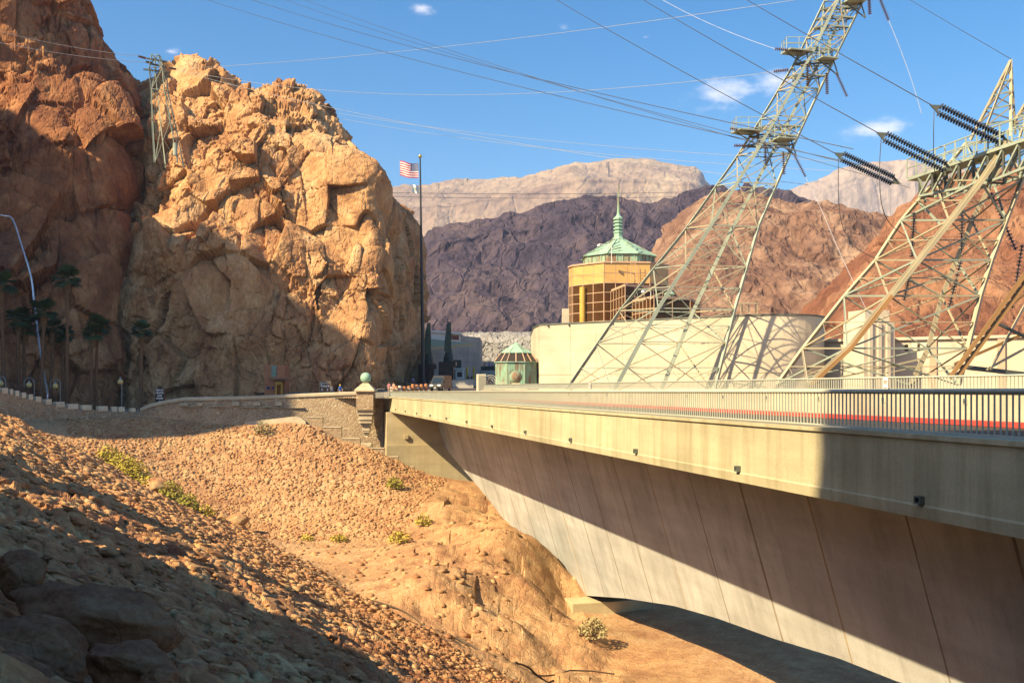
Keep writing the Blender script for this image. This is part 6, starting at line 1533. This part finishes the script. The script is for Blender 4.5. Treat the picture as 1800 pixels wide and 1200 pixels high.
# ------------------------------------------------------------------ van
def van(px, Y, rz):
    c = P(px, 0, Y); c.z = plaza_z(Y) + .01; root = thing('delivery_van', c, 'dark grey high-roofed van driving towards the bridge with headlights catching the sun', 'van')
    ca, sa = math.cos(rz), math.sin(rz)
    def T(x, y, z): return Vector((c.x + x * ca - y * sa, c.y + x * sa + y * ca, c.z + z))      # y<0 is the front
    side = [(-2.85, .38), (-2.88, .75), (-2.72, 1.05), (-2.05, 1.25), (-1.25, 2.1), (-.95, 2.42), (2.5, 2.5), (2.75, 2.3), (2.8, .45)]
    secs = []; b = MB(); vs = []; n = len(side)
    for x, ins in ((-.96, .10), (-.99, .0), (.99, .0), (.96, .10)):
        for y, z in side:
            t = max(0, z - 1.15) * .10
            vs.append(T(x * (1 - t * .9 / 1.0) if abs(x) > 0 else 0, y + (ins if y < -2 else 0), z))
    fs = [tuple(range(n))] + [(k * n + i, (k + 1) * n + i, (k + 1) * n + (i + 1) % n, k * n + (i + 1) % n) for k in range(3) for i in range(n)] + [tuple(reversed(range(3 * n, 4 * n)))]
    b.add(vs, fs); b.build('body', MAT['van_paint'], root, bevel=.08)
    b = MB(); b.hexa([T(-.80, -2.04, 1.28), T(.80, -2.04, 1.28), T(.80, -1.99, 1.30), T(-.80, -1.99, 1.30), T(-.74, -1.30, 2.1), T(.74, -1.30, 2.1), T(.74, -1.22, 2.1), T(-.74, -1.22, 2.1)]); b.build('windscreen', MAT['van_glass'], root)
    for s_ in (-1, 1):
        b = MB(); b.hexa([T(s_ * .965, -1.75, 1.32), T(s_ * .965, -.75, 1.32), T(s_ * .99, -.75, 1.32), T(s_ * .99, -1.75, 1.32), T(s_ * .90, -1.2, 1.95), T(s_ * .90, -.75, 1.95), T(s_ * .93, -.75, 1.95), T(s_ * .93, -1.2, 1.95)]); b.build('side_window', MAT['van_glass'], root)
        b = MB(); b.hexa([T(s_ * .62 - .22, -2.86, .82), T(s_ * .62 + .22, -2.86, .82), T(s_ * .62 + .22, -2.6, .82), T(s_ * .62 - .22, -2.6, .82), T(s_ * .62 - .22, -2.80, 1.06), T(s_ * .62 + .22, -2.80, 1.06), T(s_ * .62 + .22, -2.5, 1.06), T(s_ * .62 - .22, -2.5, 1.06)]); b.build('headlight', MAT['headlight'], root)
        b = MB(); b.hexa([T(s_ * 1.02, -1.75, 1.25), T(s_ * 1.22, -1.75, 1.25), T(s_ * 1.22, -1.65, 1.25), T(s_ * 1.02, -1.65, 1.25), T(s_ * 1.02, -1.75, 1.6), T(s_ * 1.22, -1.75, 1.6), T(s_ * 1.22, -1.65, 1.6), T(s_ * 1.02, -1.65, 1.6)]); b.build('wing_mirror', MAT['tyre'], root)
        for y in (-1.85, 1.75):
            b = MB(); b.cyl(T(s_ * .72, y, .36), T(s_ * 1.0, y, .36), .36, 18); wh = b.build('wheel', MAT['tyre'], root)
            b = MB(); b.cyl(T(s_ * .99, y, .36), T(s_ * 1.015, y, .36), .22, 14); b.build('rim', MAT['chrome'], wh)
    b = MB(); b.box(T(0, -2.87, .55), (1.5, .06, .22), rz); b.build('bumper', MAT['tyre'], root)
    b = MB(); b.box(T(0, -2.86, .92), (.7, .05, .22), rz); b.build('grille', MAT['chrome'], root)
    b = MB(); b.box(T(0, -2.905, .55), (.34, .02, .14), rz); b.build('number_plate', MAT['white_paint'], root)
van(775, 150, R(-14))
# bollards in front of the van
for i, px in enumerate((688, 697, 703, 711, 719, 726, 733, 741, 749)):
    Y = 139 + i * .55; c = P(px, 0, Y); z = plaza_z(Y)
    lab = ['pale bollard nearest the bridge rail', 'second bollard from the bridge rail', 'third bollard, with a white top', 'fourth bollard from the bridge rail', 'middle bollard of the row, with a white band', 'sixth bollard from the bridge rail', 'seventh bollard from the bridge rail', 'eighth bollard, next to last before the van', 'last bollard, beside the van'][i]
    root = thing('bollard', (c.x, c.y, z), lab, 'bollard', 'drum bollards beside the road')
    b = MB(); h_ = 1.05 + .05 * (i % 3) + (.2 if i > 4 else 0); b.lathe([(.30, 0), (.30, .1), (.27, .12), (.26, h_ - .08), (.22, h_), (.01, h_ + .01)], (c.x, c.y, z), 14); b.build('drum', MAT['bollard_orange' if i not in (0, 2) else 'bollard_white'], root)
    b = MB(); b.lathe([(.285, h_ * .55), (.285, h_ * .7)], (c.x, c.y, z), 14); b.build('band', MAT['bollard_white' if i in (1, 4, 6) else 'bollard_orange'], root)
# concrete barriers behind the van
for i, (px, Y, l_) in enumerate(((806, 163, 5.0), (822, 170, 4.2))):
    c = P(px, 0, Y); z = plaza_z(Y); b = MB(); b.extrude([(c.x - l_ / 2, c.y - .3, z), (c.x - l_ / 2, c.y - .15, z + .5), (c.x - l_ / 2, c.y - .1, z + 1.35), (c.x - l_ / 2, c.y + .1, z + 1.35), (c.x - l_ / 2, c.y + .15, z + .5), (c.x - l_ / 2, c.y + .3, z)], (l_, .9, 0))
    tag(b.build('concrete_barrier', MAT['grey_concrete'], bevel=.03), ('nearer concrete barrier right of the van', 'farther concrete barrier right of the van')[i], 'barrier', 'barriers along the dam road')
c = P(842, 0, 128); b = MB(); b.box((c.x, c.y, plaza_z(128) + .35), (1.2, .5, .7), .1); rb = thing('road_sign_block', (c.x, c.y, plaza_z(128)), 'low white block with red print beside the road', 'barrier'); b.build('block', MAT['white_paint'], rb, bevel=.03)
b = MB(); b.box((c.x, c.y - .26, plaza_z(128) + .4), (.9, .02, .2), .1); b.build('red_print', MAT['sign_red'], rb)
# white booth
bo = P(808, 0, 200); z = plaza_z(200); bt_ = thing('ticket_booth', (bo.x, bo.y, z), 'small white booth behind the right monument', 'booth')
b = MB(); b.box((bo.x, bo.y, z + 1.3), (1.6, 2.0, 2.6)); b.build('cabin', MAT['white_paint'], bt_); b = MB(); b.box((bo.x - .1, bo.y, z + 2.75), (2.2, 2.6, .28)); b.build('roof', MAT['white_paint'], bt_)
b = MB(); b.box((bo.x + .05, bo.y - 1.02, z + 1.55), (1.0, .05, 1.0)); b.build('window', MAT['van_glass'], bt_)
for i, px in enumerate((821, 833)):
    c = P(px, 0, 205); z = plaza_z(205); root = thing('warning_post', (c.x, c.y, z), ('left yellow warning post before the grey hall', 'right yellow warning post before the grey hall')[i], 'post', 'yellow posts')
    b = MB(); b.lathe([(.45, 0), (.42, .1), (.22, .2), (.2, 1.6), (.3, 1.7), (.12, 2.6), (.02, 2.7)], (c.x, c.y, z + .6), 10); b.build('post', MAT['yellow_paint'], root)
    b = MB(); b.box((c.x, c.y, z + .3), (1.5, .8, .6)); b.build('base', MAT['yellow_paint'], root)

# ------------------------------------------------------------------ people
def body_mesh(pose):
    J = dict(pel=(0, 0, .95), wai=(0, 0, 1.12), che=(0, -.01, 1.34), nek=(0, 0, 1.50), hd1=(0, -.01, 1.60), hd2=(0, -.015, 1.70))
    E = [('pel', 'wai'), ('wai', 'che'), ('che', 'nek'), ('nek', 'hd1'), ('hd1', 'hd2')]
    Rr = dict(pel=.15, wai=.135, che=.165, nek=.058, hd1=.095, hd2=.085)
    for s_, t in ((-1, 'l'), (1, 'r')):
        sw = .16 * s_ if pose == 'walk' else .02 * s_
        arm = -sw * 1.2
        J.update({'sh' + t: (.19 * s_, 0, 1.42), 'el' + t: (.25 * s_, arm * .5, 1.14), 'wr' + t: (.24 * s_, arm - .08, .90), 'ha' + t: (.235 * s_, arm - .1, .80)})
        if pose == 'sit': J.update({'hi' + t: (.1 * s_, 0, .90), 'kn' + t: (.12 * s_, -.45, .92), 'an' + t: (.12 * s_, -.46, .50), 'fo' + t: (.12 * s_, -.6, .46)})
        else: J.update({'hi' + t: (.095 * s_, 0, .88), 'kn' + t: (.105 * s_, sw * .8 - .02, .49), 'an' + t: (.105 * s_, sw * 1.3 + .02, .09), 'fo' + t: (.115 * s_, sw * 1.3 - .13, .035)})
        E += [('che', 'sh' + t), ('sh' + t, 'el' + t), ('el' + t, 'wr' + t), ('wr' + t, 'ha' + t), ('pel', 'hi' + t), ('hi' + t, 'kn' + t), ('kn' + t, 'an' + t), ('an' + t, 'fo' + t)]
        Rr.update({'sh' + t: .075, 'el' + t: .05, 'wr' + t: .034, 'ha' + t: .042, 'hi' + t: .095, 'kn' + t: .065, 'an' + t: .042, 'fo' + t: .04})
    names = list(J); me = bpy.data.meshes.new('body'); me.from_pydata([J[n] for n in names], [(names.index(a), names.index(b_)) for a, b_ in E], [])
    o = bpy.data.objects.new('tmp', me); COL.objects.link(o); sk = o.modifiers.new('skin', 'SKIN'); sb = o.modifiers.new('sub', 'SUBSURF'); sb.levels = 1; sb.render_levels = 1
    for n, v in zip(names, me.skin_vertices[0].data): v.radius = (Rr[n], Rr[n] * (.72 if n in ('pel', 'wai', 'che') else 1)); v.use_root = n == 'pel'
    dg = bpy.context.evaluated_depsgraph_get(); out = bpy.data.meshes.new_from_object(o.evaluated_get(dg)); bpy.data.objects.remove(o)
    for _ in range(4): out.materials.append(MAT['skin'])
    for p in out.polygons:
        c = p.center; p.use_smooth = True
        if c.z > 1.485: p.material_index = 0
        elif abs(c.x) > .205 and c.z < 1.2: p.material_index = 0
        elif c.z > .93 and not (pose == 'sit' and c.y < -.12): p.material_index = 1
        elif c.z < .09: p.material_index = 3
        else: p.material_index = 2
    return out
BODY = {k: body_mesh(k) for k in ('stand', 'walk', 'sit')}
hb = MB(); hb.lathe([(.10, 1.62), (.112, 1.68), (.10, 1.76), (.06, 1.80), (.01, 1.81)], (0, .012, 0), 12); HAIR = hb.mesh('hair', MAT['hair_dark'], smooth=True)
def person(px, Y, z, shirt, pants, label, pose='stand', rz=0.0, h=1.0, hair='hair_dark'):
    o = link('person', BODY[pose]); o.location = (P(px, 0, Y).x, Y, z); o.rotation_euler = (0, 0, rz); o.scale = (h, h, h); tag(o, label, 'person', 'visitors')
    for i, m in enumerate(('skin', shirt, pants, 'cloth_dark')): o.material_slots[i].link = 'OBJECT'; o.material_slots[i].material = MAT[m]
    hr = link('hair', HAIR, o); hr.material_slots[0].link = 'OBJECT'; hr.material_slots[0].material = MAT[hair]
people = [(598, 132, -1.2, 'cloth_blue', 'cloth_tan', 'person in a blue shirt walking behind the wall left of the pillar', 'walk', .6, 1.0, 'cloth_yellow'), (583, 133, -1.15, 'cloth_white', 'cloth_grey', 'person in white just right of the brown sign', 'walk', 1.5, .95, 'hair_brown'),
          (684, 137, -.85, 'cloth_pink', 'cloth_tan', 'left person of the pair by the bollards, in pink', 'stand', .3, 1.0, 'hair_brown'), (692, 138, -.85, 'skin', 'cloth_tan', 'right person of the pair by the bollards, bare shouldered', 'walk', -.4, 1.0, 'hair_brown'),
          (726, 166, plaza_z(166), 'cloth_purple', 'cloth_dark', 'person in a lilac top walking at the cliff foot', 'walk', .2, 1.05, 'hair_dark'), (712, 168, plaza_z(168), 'cloth_dark', 'cloth_dark', 'person in dark clothes at the cliff foot', 'stand', 1.2, 1.0, 'hair_dark'),
          (823, 178, plaza_z(178), 'cloth_dark', 'cloth_grey', 'seated person in black right of the booth', 'sit', .3, 1.05, 'hair_dark'), (829, 179, plaza_z(179), 'cloth_dark', 'cloth_dark', 'second seated person in black below the yellow posts', 'sit', -.3, 1.0, 'hair_brown'),
          (838, 176, plaza_z(176), 'cloth_pink', 'cloth_dark', 'person in pink below the right yellow post', 'stand', .2, 1.0, 'hair_dark'), (845, 174, plaza_z(174), 'cloth_dark', 'cloth_grey', 'seated person left of the white-shirted walker', 'sit', .0, 1.0, 'hair_dark'),
          (853, 160, plaza_z(160), 'cloth_white', 'cloth_tan', 'person in a white shirt by the iron gate', 'walk', .9, 1.05, 'hair_dark'), (859, 162, plaza_z(162), 'cloth_dark', 'cloth_dark', 'person in black behind the white-shirted walker', 'stand', .4, 1.05, 'hair_dark'),
          (860, 230, 4.35, 'cloth_blue', 'cloth_grey', 'left person in blue on the raised terrace', 'stand', .4, 1.05, 'hair_dark'), (865, 230, 4.35, 'cloth_grey', 'cloth_dark', 'middle person on the raised terrace', 'stand', 1.4, 1.0, 'hair_dark'), (871, 230, 4.35, 'cloth_white', 'cloth_blue', 'right person in white on the raised terrace', 'stand', -.4, 1.05, 'hair_brown')]
for a in people: person(*a)
# raised terrace the far visitors stand on
tr_ = thing('viewing_terrace', P(862, 650, 230), 'dark raised viewing terrace below the bleached canyon wall', 'terrace')
c = P(866, 0, 232); b = MB(); b.box((c.x, c.y, 2.7), (5.5, 5, 3.3)); b.build('slab', MAT['grey_concrete'], tr_)
b = MB(); b.box((c.x, c.y - 2.45, 4.85), (5.5, .12, 1.0)); b.build('front_parapet', MAT['bronze_dark'], tr_)

# ------------------------------------------------------------------ desert haze
b = MB(); b.box((0, 1700, 300), (7600, 7000, 698)); hz = b.build('haze', [])
hz.data.materials.clear(); m = bpy.data.materials.new('haze'); m.use_nodes = True; m.node_tree.nodes.clear()
mo = m.node_tree.nodes.new('ShaderNodeOutputMaterial'); pv = m.node_tree.nodes.new('ShaderNodeVolumePrincipled'); pv.inputs['Density'].default_value = .00011; pv.inputs['Color'].default_value = (.50, .64, 1.0, 1); pv.inputs['Anisotropy'].default_value = 0.0
m.node_tree.links.new(pv.outputs[0], mo.inputs['Volume']); hz.data.materials.append(m); tag(hz, 'thin desert haze over the canyon', 'haze', kind='stuff')
